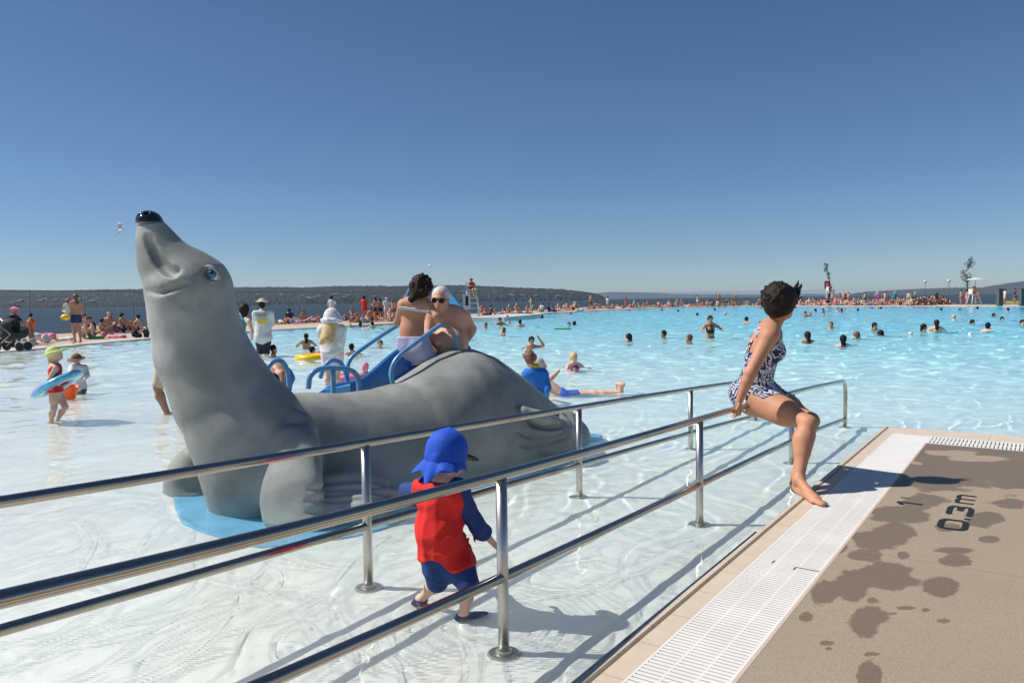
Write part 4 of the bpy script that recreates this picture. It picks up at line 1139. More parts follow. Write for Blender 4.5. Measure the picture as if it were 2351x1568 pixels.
# flap: a draped sheet hanging from the rim, thick, with folds
mb = MB(); nA, nB = 56, 14
rows = []
for side_ in (0, 1):
    G_ = []
    for j in range(nB + 1):
        t = j / nB; row = []
        for i in range(nA + 1):
            a = (i / nA * 2 - 1) * R_(128)            # 0 = back of the head
            L_ = .040 + .068 * math.exp(-((a - .12) / .42) ** 2) + .042 * math.exp(-((a + 1.0) / .42) ** 2) + .004 * math.cos(a * 5)
            fold = .007 * t * math.sin(a * 5.2 + 1.2) + .004 * t * math.sin(a * 11)
            rad = .082 + .012 * math.sin(t * math.pi / 2) + .040 * t * math.exp(-((a + 1.05) / .45) ** 2) + .022 * t * math.exp(-((a - .95) / .4) ** 2) + fold - side_ * .003
            row.append(hc - f_ * math.cos(a) * rad * 1.08 + r_ * math.sin(a) * rad - u_ * (.038 + L_ * t) + u_ * .003 * t * math.sin(a * 4))
        G_.append(row)
    base_i = len(mb.v)
    vs = [p for row in G_ for p in row]; W_ = nA + 1
    fs = [(j * W_ + i, j * W_ + i + 1, (j + 1) * W_ + i + 1, (j + 1) * W_ + i) for j in range(nB) for i in range(nA)]
    mb.add(vs, fs if side_ == 0 else [q[::-1] for q in fs])
mb.build('neck_flap', M['blue_hat'], HAT, smooth=True)
hb = SDF(); hb.ell(hc + f_ * .120 - u_ * .020, (.066, .066, .010), np.stack([unit(f_ - u_ * .25), r_, unit(u_ + f_ * .25)], 1))
F2, l2, h2, _, _ = hb.grid(.004); v, q = nets(F2, l2, h2); mesh('brim', v, q, M['c_black'], HAT)

P = P0_

# girl with the swim ring
s_ = .56
J = JP(dict(pelvis=(128, 893, 9.0), chest=(126, 850, 9.0), neck=(122, 833, 9.0), shR=(128, 846, 8.90), shL=(124, 844, 9.12), elR=(112, 872, 8.86), wrR=(136, 884, 8.85), hdR=(143, 886, 8.85), elL=(134, 872, 9.18), wrL=(150, 878, 9.1), hdL=(155, 879, 9.08),
            hipR=(124, 902, 8.94), hipL=(132, 900, 9.06), knR=(124, 938, 8.90), knL=(150, 934, 9.0), anR=(116, 972, 8.96), anL=(128, 972, 9.1)),
       (127, 813, 9.0), (.94, .1, .30), (-.3, 0, .95), .74)
for q in 'RL':
    J['an' + q][2] = -.03; J['toe' + q] = J['an' + q] + A(.11, 0, 0); J['toe' + q][2] = -.085
up_ = unit(J['chest'] - J['pelvis'])
suit = [rc(J['chest'] + A(.01, 0, .02), J['pelvis'], .14, .15)]
def cut(X):
    return np.maximum((X - J['chest']) @ unit([-.5, 0, .9]) - .035, -((X - J['pelvis']) @ A(0, 0, 1)) - .035)
def armcut(X): return np.maximum(cut(X), -np.minimum(SDF.ev(rc(J['shR'], J['elR'], .036), X), SDF.ev(rc(J['elR'], J['wrR'], .036), X)))
def hatf(b, J):
    f_, r, u = frame(J['face'], J['hup']); Rm = np.stack([f_, r, u], 1); c = J['head'] + u * .03
    b.ell(c - f_ * .015, (.085, .078, .075), Rm); b.ell(c - u * .012 + f_ * .02, (.15, .11, .010), Rm, .02)
    b.cone(c - f_ * .06 - u * .03, c - f_ * .10 - u * .14, .05, .04, .03, flat=(f_, 2.5))
GR, J = person('girl in lime green sun hat and red swimsuit wading with a blue swim ring', J, s_, M['skin_pale'], (hatf, cloth('lime_hat_fabric', (.55, .62, .24)), 'sun_hat'),
               [('swimsuit', suit, .012, M['c_red'], armcut)], h=.011, hs=1.3, fat=1.05)
# her ring, tilted
rc_ = P(131, 882, 9.0); ua = unit(P(186, 852, 9.0) - P(82, 912, 9.0)); ub = A(0, 1, 0); un = unit(np.cross(ua, ub))
def torus(name, c, ua, ub, Ra, Rb, r, mats, label, n1=48, n2=14, sc=1.0, patt=None, mode=0, loc=None):
    un = np.cross(ua, ub); v = []; f = []; mi = []
    for i in range(n1):
        a = 2 * math.pi * i / n1; cc = c + ua * Ra * math.cos(a) + ub * Rb * math.sin(a); rd = unit(ua * math.cos(a) + ub * math.sin(a))
        for j in range(n2):
            t = 2 * math.pi * j / n2; v.append(cc + rd * r * math.cos(t) + un * r * math.sin(t) * sc)
    for i in range(n1):
        for j in range(n2):
            f.append((i * n2 + j, ((i + 1) % n1) * n2 + j, ((i + 1) % n1) * n2 + (j + 1) % n2, i * n2 + (j + 1) % n2)); mi.append(patt(i, j) if patt else 0)
    o = mesh(name, v, f, mats, loc=c, midx=mi); tag(o, label, 'swim ring'); return o
M['ringblue'] = pm('blue_vinyl', (.10, .45, .70), .22, coat=.4, noise=.25, scale=14); M['ringpink'] = pm('pink_vinyl', (.70, .12, .40), .25); M['ringgreen'] = pm('green_vinyl', (.30, .62, .06), .25)
torus('swim_ring', rc_, ua, ub, .235, .20, .075, [M['ringblue'], M['ringgreen'], M['ringpink']], "blue vinyl swim ring with green and pink patches around the girl's waist", sc=.62,
      patt=lambda i, j: (1 if 20 <= i <= 27 and 2 <= j <= 7 else 2 if (29 <= i <= 34 and 1 <= j <= 7) else 0))

# small child with bucket
s_ = .46
J = JP(dict(pelvis=(181, 884, 12), chest=(181, 852, 12), neck=(178, 838, 12), shR=(166, 845, 12), shL=(194, 845, 11.95), elR=(160, 862, 11.8), wrR=(162, 876, 11.7), elL=(200, 862, 11.9), wrL=(192, 874, 11.75),
            hipR=(175, 888, 12), hipL=(189, 888, 12), knR=(174, 903, 11.95), knL=(190, 903, 11.95), anR=(174, 914, 12), anL=(190, 914, 12)), (176, 825, 11.98), (-.15, -.98, -.25), (0, 0, 1), .62)
for q in 'RL': J['an' + q][2] = -.07; J['toe' + q] = J['an' + q] + A(-.01, -.1, 0); J['toe' + q][2] = -.11
def hat2(b, J):
    f_, r, u = frame(J['face'], J['hup']); Rm = np.stack([f_, r, u], 1); c = J['head'] + u * .03
    b.ell(c, (.078, .074, .065), Rm); b.ell(c - u * .02 + f_ * .01, (.13, .135, .018), Rm, .02)
person('small child in brown sun hat, white shirt and dark patterned shorts behind the orange bucket', J, s_, M['skin_pale'], (hat2, M['c_brown'], 'sun_hat'),
       [('shirt', [rc(J['chest'] + A(0, 0, .06), J['pelvis'] + A(0, 0, .04), .17, .16), rc(J['shR'], J['elR'], .06), rc(J['shL'], J['elL'], .06)], .022, M['c_white']),
        ('shorts', [rc(J['pelvis'], J['pelvis'], .15), rc(J['hipR'], J['knR'], .09, .1), rc(J['hipL'], J['knL'], .09, .1)], .016, cloth('camouflage_fabric', (.10, .10, .10), noise=.7, scale=26))], h=.012, hs=1.35, fat=1.1, eyes=True)
mb = MB(); c = P(156, 906, 11.2); c[2] = .0
t_ = A(c[0], c[1], -.02)
mb.lathe(t_, [(.001, 0), (.085, 0), (.115, .22), (.125, .225), (.120, .232), (.108, .225), (.08, .01), (.001, .01)], 20, np.array(Matrix.Rotation(R_(12), 3, 'Y')))
bk_ = empty('toy_bucket', t_, "orange toy bucket held in the shallow water at the small child's side", 'bucket')
mb.build('bucket_body', pm('orange_plastic', (.85, .11, .01), .35), bk_, smooth=True)
mb = MB(); mb.tube([t_ + np.array(Matrix.Rotation(R_(12), 3, 'Y')) @ A(.115 * math.cos(a), 0, .22 + .11 * math.sin(a)) for a in np.linspace(0, math.pi, 12)], .004, 6); mb.build('handle', M['c_white'], bk_, smooth=True)

# adult in khaki shorts behind the seal's neck
J = JP(dict(pelvis=(392, 815, 9.6), chest=(430, 755, 9.6), neck=(440, 722, 9.6), shR=(430, 735, 9.4), shL=(440, 735, 9.8), elR=(440, 780, 9.35), wrR=(455, 815, 9.4), elL=(450, 785, 9.85), wrL=(462, 820, 9.8),
            hipR=(388, 822, 9.5), hipL=(398, 822, 9.7), knR=(362, 888, 9.5), knL=(415, 885, 9.72), anR=(386, 948, 9.55), anL=(425, 948, 9.75)), (452, 700, 9.6), (.85, -.4, -.2), (0, 0, 1), .95)
for q in 'RL': J['an' + q][2] = -.02; J['toe' + q] = J['an' + q] + A(.16, -.03, 0); J['toe' + q][2] = -.09
person("adult in khaki shorts striding behind the seal's neck, one leg showing", J, .97, M['skin_mid'], (hair_short(), M['hair_black']),
       [('shorts', [rc(J['pelvis'], J['pelvis'], .22), rc(J['hipR'], J['hipR'] * .25 + J['knR'] * .75, .15, .11), rc(J['hipL'], J['hipL'] * .25 + J['knL'] * .75, .15, .11)], .02, M['c_beige']),
        ('shirt', [rc(J['chest'] + A(0, 0, .15), J['pelvis'], .28, .24), rc(J['shR'], J['elR'], .09), rc(J['shL'], J['elL'], .09)], .018, M['c_grey'])], h=.016)

# woman in teal, mostly behind the neck
J = JP(dict(pelvis=(548, 775, 16), chest=(552, 738, 16), neck=(556, 722, 16), shR=(572, 738, 15.85), shL=(545, 732, 16.1), elR=(578, 760, 15.8), wrR=(578, 780, 15.8), elL=(540, 755, 16), wrL=(540, 775, 16)), (560, 712, 16), (-.4, .9, -.2), (0, 0, 1), .95)
for q, x in (('R', 556), ('L', 543)): J['hip' + q] = P(x, 782, 16); J['kn' + q] = P(x, 815, 16); J['an' + q] = P(x, 850, 16); J['toe' + q] = P(x, 856, 16.2)
person("woman with long brown hair and teal swimsuit beside the seal's neck", J, .93, M['skin_pale'], (hair_long(.25, .03), M['hair_dark']),
       [('swimsuit', [rc(J['chest'] - A(0, 0, .06), J['pelvis'], .22)], .015, M['c_teal'])], h=.017, female=True)

# man in white T-shirt with hat
Yv = 19.5
J = JP(dict(pelvis=(604, 768, Yv), chest=(605, 732, Yv), neck=(603, 713, Yv), shR=(620, 721, Yv), shL=(589, 721, Yv - .05), elR=(624, 742, Yv + .1), wrR=(620, 738, Yv + .5), elL=(586, 742, Yv + .15), wrL=(590, 722, Yv + .5)), (602, 699, Yv), (-.15, .98, 0), (0, 0, 1), 1.0)
for q, x in (('R', 612), ('L', 597)): J['hip' + q] = P(x, 774, Yv); J['kn' + q] = P(x, 802, Yv); J['an' + q] = P(x, 831, Yv); J['toe' + q] = P(x, 833, Yv + .2)
def hat3(b, J):
    f_, r, u = frame(J['face'], J['hup']); c = J['head'] + u * .04
    c = c + u * .035; b.ell(c, (.112, .105, .085), np.stack([f_, r, u], 1)); b.ell(c + u * .0, (.17, .17, .016), np.stack([f_, r, u], 1), .02)
r_m, J = person('man in white T-shirt, sun hat and black shorts wading, back turned', J, 1.0, M['skin_pale'], [(hair_short(vol=.01), M['hair_dark']), (hat3, M['c_beige'], 'sun_hat')],
       [('tshirt', [rc(J['chest'] + A(0, 0, .2), J['pelvis'] - A(0, 0, .03), .34, .24), rc(J['shR'], J['elR'], .095, .08), rc(J['shL'], J['elL'], .095, .08)], .028, M['c_white'], None, (.016, 9, 2)),
        ('shorts', [rc(J['pelvis'] - A(0, 0, .07), J['pelvis'] - A(0, 0, .07), .22), rc(J['hipR'], J['knR'], .17, .14), rc(J['hipL'], J['knL'], .17, .14)], .026, M['c_black'])], h=.018, fat=1.1)
mb = MB(); c = J['chest'] + A(.02, -.190, -.05); mb.box(c, (.12, .006, .055)); mb.build('yellow_print', M['c_yellow'], r_m)
mb = MB(); c = J['chest'] + A(.02, -.192, .10); mb.box(c, (.13, .006, .045)); mb.build('dark_print', M['c_grey'], r_m)

# blond girl in white top and bucket hat
Yv = 12.0
J = JP(dict(pelvis=(762, 806, Yv), chest=(762, 765, Yv), neck=(762, 746, Yv), shR=(783, 757, Yv), shL=(743, 757, Yv), elR=(787, 785, Yv - .02), wrR=(782, 800, Yv + .12), elL=(738, 785, Yv + .1), wrL=(748, 800, Yv + .25)), (762, 730, Yv), (.05, .99, 0), (0, 0, 1), .9)
for q, x in (('R', 774), ('L', 752)): J['hip' + q] = P(x, 815, Yv); J['kn' + q] = P(x + 1, 858, Yv); J['an' + q] = P(x, 898, Yv); J['toe' + q] = P(x, 902, Yv + .2)
def hat4(b, J):
    c = J['head'] + A(0, 0, .03); b.cone(c + A(0, 0, .03), c + A(0, 0, -.01), .105, .125, .02); b.cone(c - A(0, 0, .02), c - A(0, 0, .045), .13, .175, .03); b.ell(c - A(0, 0, .14), (.17, .17, .07), None, .01, sub=True)
r_b, J = person('girl with long blond hair, flowered white bucket hat and pale pink shorts, back turned', J, .80, M['skin_pale'], (lambda b, J: (hair_short(1, .02)(b, J), [b.cone(J['head'] + A(q_ * .5, -.09, -.10), J['head'] + A(-.05 + q_, -.21, -.30 - abs(q_)), .075, .045, .03, flat=(A(0, 1, 0), 1.5)) for q_ in (-.07, -.035, 0, .035, .07)]), M['hair_blond']),
       [('top', [rc(J['chest'] + A(0, 0, .08), J['pelvis'] + A(0, 0, .09), .24, .20)], .032, M['c_white'], None, (.016, 10, 3)),
        ('shorts', [rc(J['pelvis'], J['pelvis'] - A(0, 0, .08), .21), rc(J['hipR'], J['hipR'] * .6 + J['knR'] * .4, .15, .14), rc(J['hipL'], J['hipL'] * .6 + J['knL'] * .4, .15, .14)], .025, cloth('pale_pink_fabric', (.72, .55, .60)))], h=.014, female=True, fat=1.1)
hb = SDF(); hat4(hb, J); F2, l2, h2, _, _ = hb.grid(.014); v, q = nets(F2, l2, h2); mesh('bucket_hat', v, q, cloth('flowered_hat_fabric', (.62, .60, .62), noise=.35, scale=22), r_b)

# boy in blue shirt sitting behind the tail
Yv = 10.0
J = JP(dict(pelvis=(1228, 905, Yv), chest=(1229, 868, Yv), neck=(1228, 846, Yv), shR=(1247, 860, Yv), shL=(1210, 860, Yv), elR=(1255, 888, Yv - .05), wrR=(1260, 908, Yv - .1), elL=(1202, 882, Yv + .1), wrL=(1196, 895, Yv + .25),
            hipR=(1238, 912, Yv), hipL=(1220, 912, Yv)), (1216, 824, Yv), (-.1, .95, -.3), (.0, .05, 1), .82)
J['knR'] = J['hipR'] + A(.08, .30, .12); J['knL'] = J['hipL'] + A(-.05, .30, .12); J['anR'] = J['knR'] + A(.05, .24, -.28); J['anL'] = J['knL'] + A(-.05, .24, -.28); J['toeR'] = J['anR'] + A(0, .14, 0); J['toeL'] = J['anL'] + A(0, .14, 0)
person('auburn-haired boy in blue shirt with yellow collar sitting behind the tail', J, .72, M['skin_pale'], (hair_tousled(.012, 40, 5, .0), M['hair_red']),
       [('shirt', [rc(J['chest'] + A(0, 0, .06), J['pelvis'], .22, .2), rc(J['shR'], J['elR'], .075), rc(J['shL'], J['elL'], .075)], .018, cloth('bright_blue_fabric', (.01, .14, .50)), None, (.010, 13, 5)),
        ('collar', [rc(J['neck'] + A(0, 0, .0), J['neck'] - A(0, 0, .012), .072)], .022, M['c_yellow']),
        ('swim_trunks', [rc(J['hipR'], J['hipR'] * .4 + J['knR'] * .6, .1), rc(J['hipL'], J['hipL'] * .4 + J['knL'] * .6, .1), rc(J['pelvis'], J['pelvis'], .14)], .02, M['c_navy'])], h=.012, hs=1.14)

# adult lying in the water behind him: blue trunks, legs, toes
J = dict(pelvis=A(.75, 11.05, -.07), chest=A(.42, 11.15, .18), neck=A(.34, 11.2, .26), shR=A(.32, 10.97, .26), shL=A(.28, 11.35, .26), elR=A(.52, 10.85, .22), wrR=A(.66, 10.90, .34), elL=A(.1, 11.5, .0), wrL=A(.05, 11.6, -.2),
         hipR=A(.80, 10.98, -.08), hipL=A(.80, 11.16, -.08), knR=A(1.18, 10.98, -.015), knL=A(1.18, 11.14, -.02), anR=A(1.56, 11.0, .0), anL=A(1.55, 11.12, .0), head=A(.40, 11.2, .40), face=A(.9, .0, .1), hup=A(-.2, 0, 1), _s=.95)
J['toeR'] = A(1.60, 10.97, .12); J['toeL'] = A(1.62, 11.16, .11)
Jn = {k: (np.asarray(v, float) if k != '_s' else v) for k, v in J.items()}; 
bq = SDF()
def lyf(b, J):
    for q in 'RL':
        for i in range(4): b.cone(J['toe' + q] + A(0, (i - 1.5) * .018, -.02), J['toe' + q] + A(.0, (i - 1.5) * .02, .02), .01, .009, .006)
person('adult in blue trunks lying back in the shallows with toes out, behind the boy', Jn, .96, M['skin_pale'], (hair_short(), M['hair_grey']),
       [('swim_trunks', [rc(Jn['pelvis'], Jn['pelvis'], .16), rc(Jn['hipR'], Jn['hipR'] * .72 + Jn['knR'] * .28, .11), rc(Jn['hipL'], Jn['hipL'] * .72 + Jn['knL'] * .28, .11)], .02, cloth('swim_blue', (.03, .10, .45)))], h=.013, extra=lyf)

# couple on the slide: young woman from behind
Yv = 6.75
J = JP(dict(pelvis=(948, 790, Yv), belly=(945, 762, Yv), chest=(950, 715, Yv + .02), neck=(962, 684, Yv + .02), shL=(925, 700, Yv - .02), shR=(985, 704, Yv - .05), elL=(912, 740, Yv + .12), wrL=(925, 748, Yv + .36), hdL=(930, 745, Yv + .42), elR=(1002, 726, Yv - .12), wrR=(1020, 742, Yv - .12), hdR=(1026, 748, Yv - .10),
            hipL=(938, 800, Yv + .04), hipR=(962, 800, Yv - .04), knL=(975, 832, Yv + .20), knR=(985, 822, Yv - .02), anR=(955, 852, Yv + .0), anL=(962, 850, Yv + .3)), (972, 667, Yv), (.70, .60, -.38), (.15, 0, 1), .95)
J['toeR'] = P(944, 866, Yv - .02); J['toeL'] = P(955, 864, Yv + .3)
bra = [rc(J['chest'] + A(0, 0, .02), J['chest'] - A(0, 0, .0), .3)]
def band_(X):
    up_ = unit(J['neck'] - J['pelvis']); return np.abs((X - J['chest'] - up_ * .015) @ up_) - .014
def notarms(X): return -np.minimum(SDF.ev(rc(J['shR'] + A(.03, 0, 0), J['elR'], .05), X), SDF.ev(rc(J['shL'] - A(.03, 0, 0), J['elL'], .05), X))
def ex(b, J):
    hand(b, J['wrR'], unit(J['hdR'] - J['wrR']), A(.1, .3, -.9), .85, .5, -1)
person('dark-haired woman in white bikini top and lavender shorts climbing the slide, back turned', J, .74, M['skin_tan'], (hair_tousled(.016, 70, 8, .05), M['hair_dark']),
       [('bikini_top', bra, .010, M['c_white'], lambda X: np.maximum(band_(X), notarms(X))), ('shorts', [rc(J['pelvis'] + A(0, 0, .02), J['pelvis'], .19), rc(J['hipR'], J['knR'] * .8 + J['hipR'] * .2, .16, .10), rc(J['hipL'], J['knL'] * .8 + J['hipL'] * .2, .16, .10)], .018, cloth('lavender_fabric', (.42, .40, .56)), lambda X: (X[..., 2] - P(948, 772, 6.75)[2]) , (.010, 12, 6))],
       h=.009, female=True, extra=ex)
# older man in sunglasses
Ym = 7.05
J = JP(dict(pelvis=(1036, 808, Ym), belly=(1032, 785, Ym - .04), chest=(1030, 742, Ym), neck=(1016, 716, Ym), shL=(1064, 726, Ym), shR=(990, 726, Ym - .02), elL=(1084, 756, Ym + .04), wrL=(1066, 790, Ym + .0), hdL=(1058, 797, Ym - .02), elR=(984, 768, Ym - .10), wrR=(1004, 788, Ym - .25),
            hipL=(1050, 815, Ym), hipR=(1022, 815, Ym), knL=(1050, 840, Ym - .05), knR=(1015, 838, Ym - .05), anL=(1050, 870, Ym), anR=(1015, 868, Ym)), (1011, 688, Ym - .06), (-.12, -.97, -.16), (0.06, 0, 1), .98)
J['toeL'] = J['anL'] + A(0, -.08, -.05); J['toeR'] = J['anR'] + A(0, -.08, -.05)
def ex2(b, J):
    b.ell(J['belly'] + A(0, -.06, -.02), (.165, .15, .16), None, .05)
    hand(b, J['wrL'], unit(A(-.8, -.3, -.4)), A(0, 0, -1), .9, .3, 1)
r_o, J = person('grey-haired older man in sunglasses seated on the hump of the seal slide', J, 1.0, pm('ruddy_skin', (.62, .33, .22), .62, noise=.12, scale=9, sss=.1), (hair_short(vol=.006), M['hair_grey']),
       [('swim_trunks', [rc(J['pelvis'] - A(0, 0, .09), J['pelvis'] - A(0, 0, .1), .17), rc(J['hipR'], J['knR'], .14), rc(J['hipL'], J['knL'], .14)], .018, M['c_navy'])], h=.0095, fat=1.12, extra=ex2)
f_, r_, u_ = frame(J['face'], J['hup']); mb = MB()
for sg in (-1, 1):
    mb.lathe(J['head'] + f_ * .099 + u_ * .008 + r_ * sg * .034, [(.0001, .004), (.022, .002), (.026, 0), (.022, -.003), (.0001, -.003)], 14, np.stack([r_, u_, f_], 1))
    mb.tube([J['head'] + f_ * .096 + u_ * .014 + r_ * sg * .056, J['head'] + f_ * .03 + u_ * .012 + r_ * sg * .086], .003, 6)
mb.tube([J['head'] + f_ * .102 + u_ * .012 - r_ * .012, J['head'] + f_ * .102 + u_ * .012 + r_ * .012], .003, 6)
mb.build('sunglasses', pm('dark_lens', (.015, .015, .015), .1), r_o, smooth=True)

# bending bather seen through the small hoop
J = JP(dict(pelvis=(652, 868, 9.4), chest=(642, 848, 9.25), neck=(634, 868, 9.1), shR=(648, 858, 9.1), shL=(630, 856, 9.3), elR=(646, 890, 9.0), wrR=(640, 905, 9.0), elL=(626, 890, 9.2), wrL=(624, 905, 9.1),
            hipR=(656, 878, 9.3), hipL=(652, 878, 9.5), knR=(654, 905, 9.25), knL=(650, 905, 9.5), anR=(655, 932, 9.4), anL=(651, 932, 9.6)), (626, 878, 9.05), (-.3, -.4, -.8), (-.4, -.6, .5), .8)
for q in 'RL': J['toe' + q] = J['an' + q] + A(-.1, -.08, -.03)
person('child in blue trunks bending over behind the small blue hoop', J, .68, M['skin_mid'], (hair_short(), M['hair_black']),
       [('swim_trunks', [rc(J['pelvis'], J['pelvis'], .17), rc(J['hipR'], J['knR'], .12), rc(J['hipL'], J['knL'], .12)], .018, M['c_blue'])], h=.013, fat=1.1)

# ------------------------------------------------------------------ crowd: a few bodies, copied one by one
def joints(**k):
    J = dict(pelvis=(0, 0, .92), chest=(0, 0, 1.28), neck=(0, 0, 1.45), shL=(0, .18, 1.39), shR=(0, -.18, 1.39), elL=(.0, .24, 1.12), elR=(.0, -.24, 1.12), wrL=(.08, .22, .88), wrR=(.08, -.22, .88),
             hipL=(0, .09, .88), hipR=(0, -.09, .88), knL=(.03, .10, .48), knR=(.03, -.10, .48), anL=(-.02, .10, .08), anR=(-.02, -.10, .08), toeL=(.15, .12, .02), toeR=(.15, -.12, .02), head=(.02, 0, 1.60), face=(1, 0, 0), hup=(0, 0, 1))
    J.update(k); J = {a: A(*b_) for a, b_ in J.items()}; J['belly'] = J['chest'] * .48 + J['pelvis'] * .52; J['_s'] = 1.
    return J
PROTO = {}
def proto(key, J, fem=False, hat=False, shirt=False, h=.026, legs=True, long_hair=False):
    b = SDF()
    if not legs: J = {k: v for k, v in J.items() if k[:2] not in ('kn', 'an')}
    fig(b, J, 1., 1., 1., fem, False)
    up = unit(J['neck'] - J['pelvis']); lat = unit(J['shR'] - J['shL']); fr = unit(np.cross(up, lat)); f_, r_, u_ = frame(J['face'], J['hup']); Rm = np.stack([f_, r_, u_], 1)
    b.ell(J['head'] + u_ * .03 - f_ * .025, (.105, .092, .10), Rm, .02, 1); b.ell(J['head'] - u_ * .03 - f_ * .055, (.055, .075, .07), Rm, .03, 1)
    if long_hair: b.cone(J['head'] - f_ * .07, J['head'] - f_ * .10 - u_ * .22, .06, .04, .03, 1)
    if hat: b.ell(J['head'] + u_ * .05, (.17, .165, .03), Rm, .02, 1)
    b.cone(J['pelvis'] + up * .0, J['pelvis'] - up * .03, .158, .150, .02, 2, flat=(fr, 1.38))
    if legs:
        for q in 'LR': b.cone(J['hip' + q], J['hip' + q] * .7 + J['kn' + q] * .3, .104, .094, .02, 2)
    if fem: b.cone(J['chest'] - up * .01 + fr * .02, J['chest'] - up * .04 + fr * .02, .150, .146, .02, 2, flat=(fr, 1.25))
    if shirt:
        b.cone(J['chest'] + up * .05, J['pelvis'], .17, .165, .03, 2, flat=(fr, 1.35))
        for q in 'LR': b.cone(J['sh' + q], J['el' + q] * .6 + J['sh' + q] * .4, .066, .058, .03, 2)
    F, lo, hh, I, ax = b.grid(h, .04)
    V, Q = nets(F, lo, hh); V = relax(V, Q, 1, .35)
    c = V[Q].mean(1); ii = np.clip(np.round((c - lo) / hh).astype(int), 0, np.array(F.shape) - 1)
    me = bpy.data.meshes.new('body_' + key)
    me.from_pydata(V.tolist(), [], Q.tolist())
    me.polygons.foreach_set('use_smooth', np.ones(len(Q), bool))
    for m_ in (M['skin_tan'], M['hair_dark'], M['c_navy']): me.materials.append(m_)
    me.polygons.foreach_set('material_index', I[ii[:, 0], ii[:, 1], ii[:, 2]].astype(np.int32))
    PROTO[key] = (me, V[:, 2].min(), V[:, 2].max())
proto('stand', joints()); proto('stand_f', joints(elL=(.12, .22, 1.14), wrL=(.26, .12, 1.25), elR=(-.02, -.25, 1.13)), fem=True, long_hair=True)
proto('stand_hip', joints(elL=(-.05, .38, 1.16), wrL=(.02, .18, .98), knR=(.10, -.12, .48), anR=(.04, -.16, .08), toeR=(.2, -.2, .02)), shirt=True)
proto('stand_hat', joints(elR=(.14, -.22, 1.15), wrR=(.30, -.12, 1.22)), hat=True, shirt=True)
SIT = dict(pelvis=(0, 0, .12), chest=(-.08, 0, .47), neck=(-.06, 0, .66), shL=(-.08, .18, .59), shR=(-.08, -.18, .59), hipL=(.02, .09, .11), hipR=(.02, -.09, .11), head=(-.02, 0, .80))
proto('sit_back', joints(**{**SIT, **dict(chest=(-.16, 0, .45), neck=(-.22, 0, .62), shL=(-.20, .19, .56), shR=(-.20, -.19, .56), head=(-.20, 0, .77), elL=(-.38, .24, .32), elR=(-.38, -.24, .32), wrL=(-.40, .26, .05), wrR=(-.40, -.26, .05),
      knL=(.40, .10, .34), knR=(.42, -.10, .12), anL=(.62, .10, .06), anR=(.84, -.12, .08), toeL=(.74, .12, .03), toeR=(.90, -.14, .2))}), fem=True)
proto('sit_knees', joints(**{**SIT, **dict(elL=(.14, .26, .42), elR=(.14, -.26, .42), wrL=(.34, .10, .36), wrR=(.34, -.10, .36), knL=(.34, .13, .48), knR=(.34, -.13, .48), anL=(.44, .11, .08), anR=(.44, -.11, .08), toeL=(.58, .12, .02), toeR=(.58, -.12, .02))}))
proto('sit_shirt', joints(**{**SIT, **dict(elL=(.12, .24, .36), elR=(.10, -.26, .36), wrL=(.3, .10, .22), wrR=(.3, -.10, .2), knL=(.38, .26, .16), knR=(.38, -.26, .16), anL=(.22, -.02, .07), anR=(.2, .12, .07), toeL=(.2, -.14, .05), toeR=(.18, .24, .05))}), shirt=True, hat=True)
proto('lie_back', joints(pelvis=(0, 0, .13), chest=(-.36, 0, .15), neck=(-.53, 0, .15), shL=(-.48, .19, .13), shR=(-.48, -.19, .13), elL=(-.3, .33, .07), elR=(-.62, -.36, .12), wrL=(-.06, .30, .06), wrR=(-.74, -.12, .22), hipL=(.03, .09, .11), hipR=(.03, -.09, .11),
      knL=(.40, .11, .36), knR=(.46, -.11, .12), anL=(.62, .12, .07), anR=(.86, -.12, .07), toeL=(.74, .12, .03), toeR=(.92, -.14, .2), head=(-.69, 0, .16), face=(.1, 0, 1), hup=(-1, 0, .1)), fem=True)
proto('lie_front', joints(pelvis=(0, 0, .13), chest=(-.34, 0, .18), neck=(-.50, 0, .26), shL=(-.46, .19, .22), shR=(-.46, -.19, .22), elL=(-.58, .26, .05), elR=(-.58, -.26, .05), wrL=(-.78, .10, .05), wrR=(-.78, -.10, .05), hipL=(.03, .09, .12), hipR=(.03, -.09, .12),
      knL=(.46, .11, .09), knR=(.46, -.11, .09), anL=(.86, .12, .09), anR=(.60, -.12, .40), toeL=(.98, .12, .03), toeR=(.62, -.14, .54), head=(-.60, 0, .37), face=(-1, 0, .1), hup=(-.1, 0, 1)))
proto('swim', joints(elL=(.22, .36, 1.30), elR=(.22, -.36, 1.30), wrL=(.42, .30, 1.36), wrR=(.42, -.30, 1.34)), legs=False, h=.022)
proto('swim_f', joints(elL=(.12, .36, 1.24), elR=(.12, -.36, 1.24), wrL=(.3, .30, 1.2), wrR=(.3, -.30, 1.2)), legs=False, fem=True, long_hair=True, h=.022)
proto('swim_arm', joints(elL=(.05, .34, 1.46), elR=(.12, -.30, 1.20), wrL=(.02, .20, 1.68), wrR=(.3, -.30, 1.2)), legs=False, h=.022)
SKN = [M['skin_tan'], M['skin_pale'], M['skin_mid'], M['skin_tan'], pm('sunburnt_skin', (.50, .25, .17), .6), M['skin_pale']]
HRS = [('black', M['hair_black']), ('dark', M['hair_dark']), ('dark', M['hair_dark']), ('auburn', M['hair_red']), ('blond', M['hair_blond']), ('grey', M['hair_grey'])]
CNM = ['red', 'blue', 'navy', 'black', 'pink', 'green', 'teal', 'orange', 'purple', 'turquoise', 'white', 'yellow', 'brown']
used_ = set()
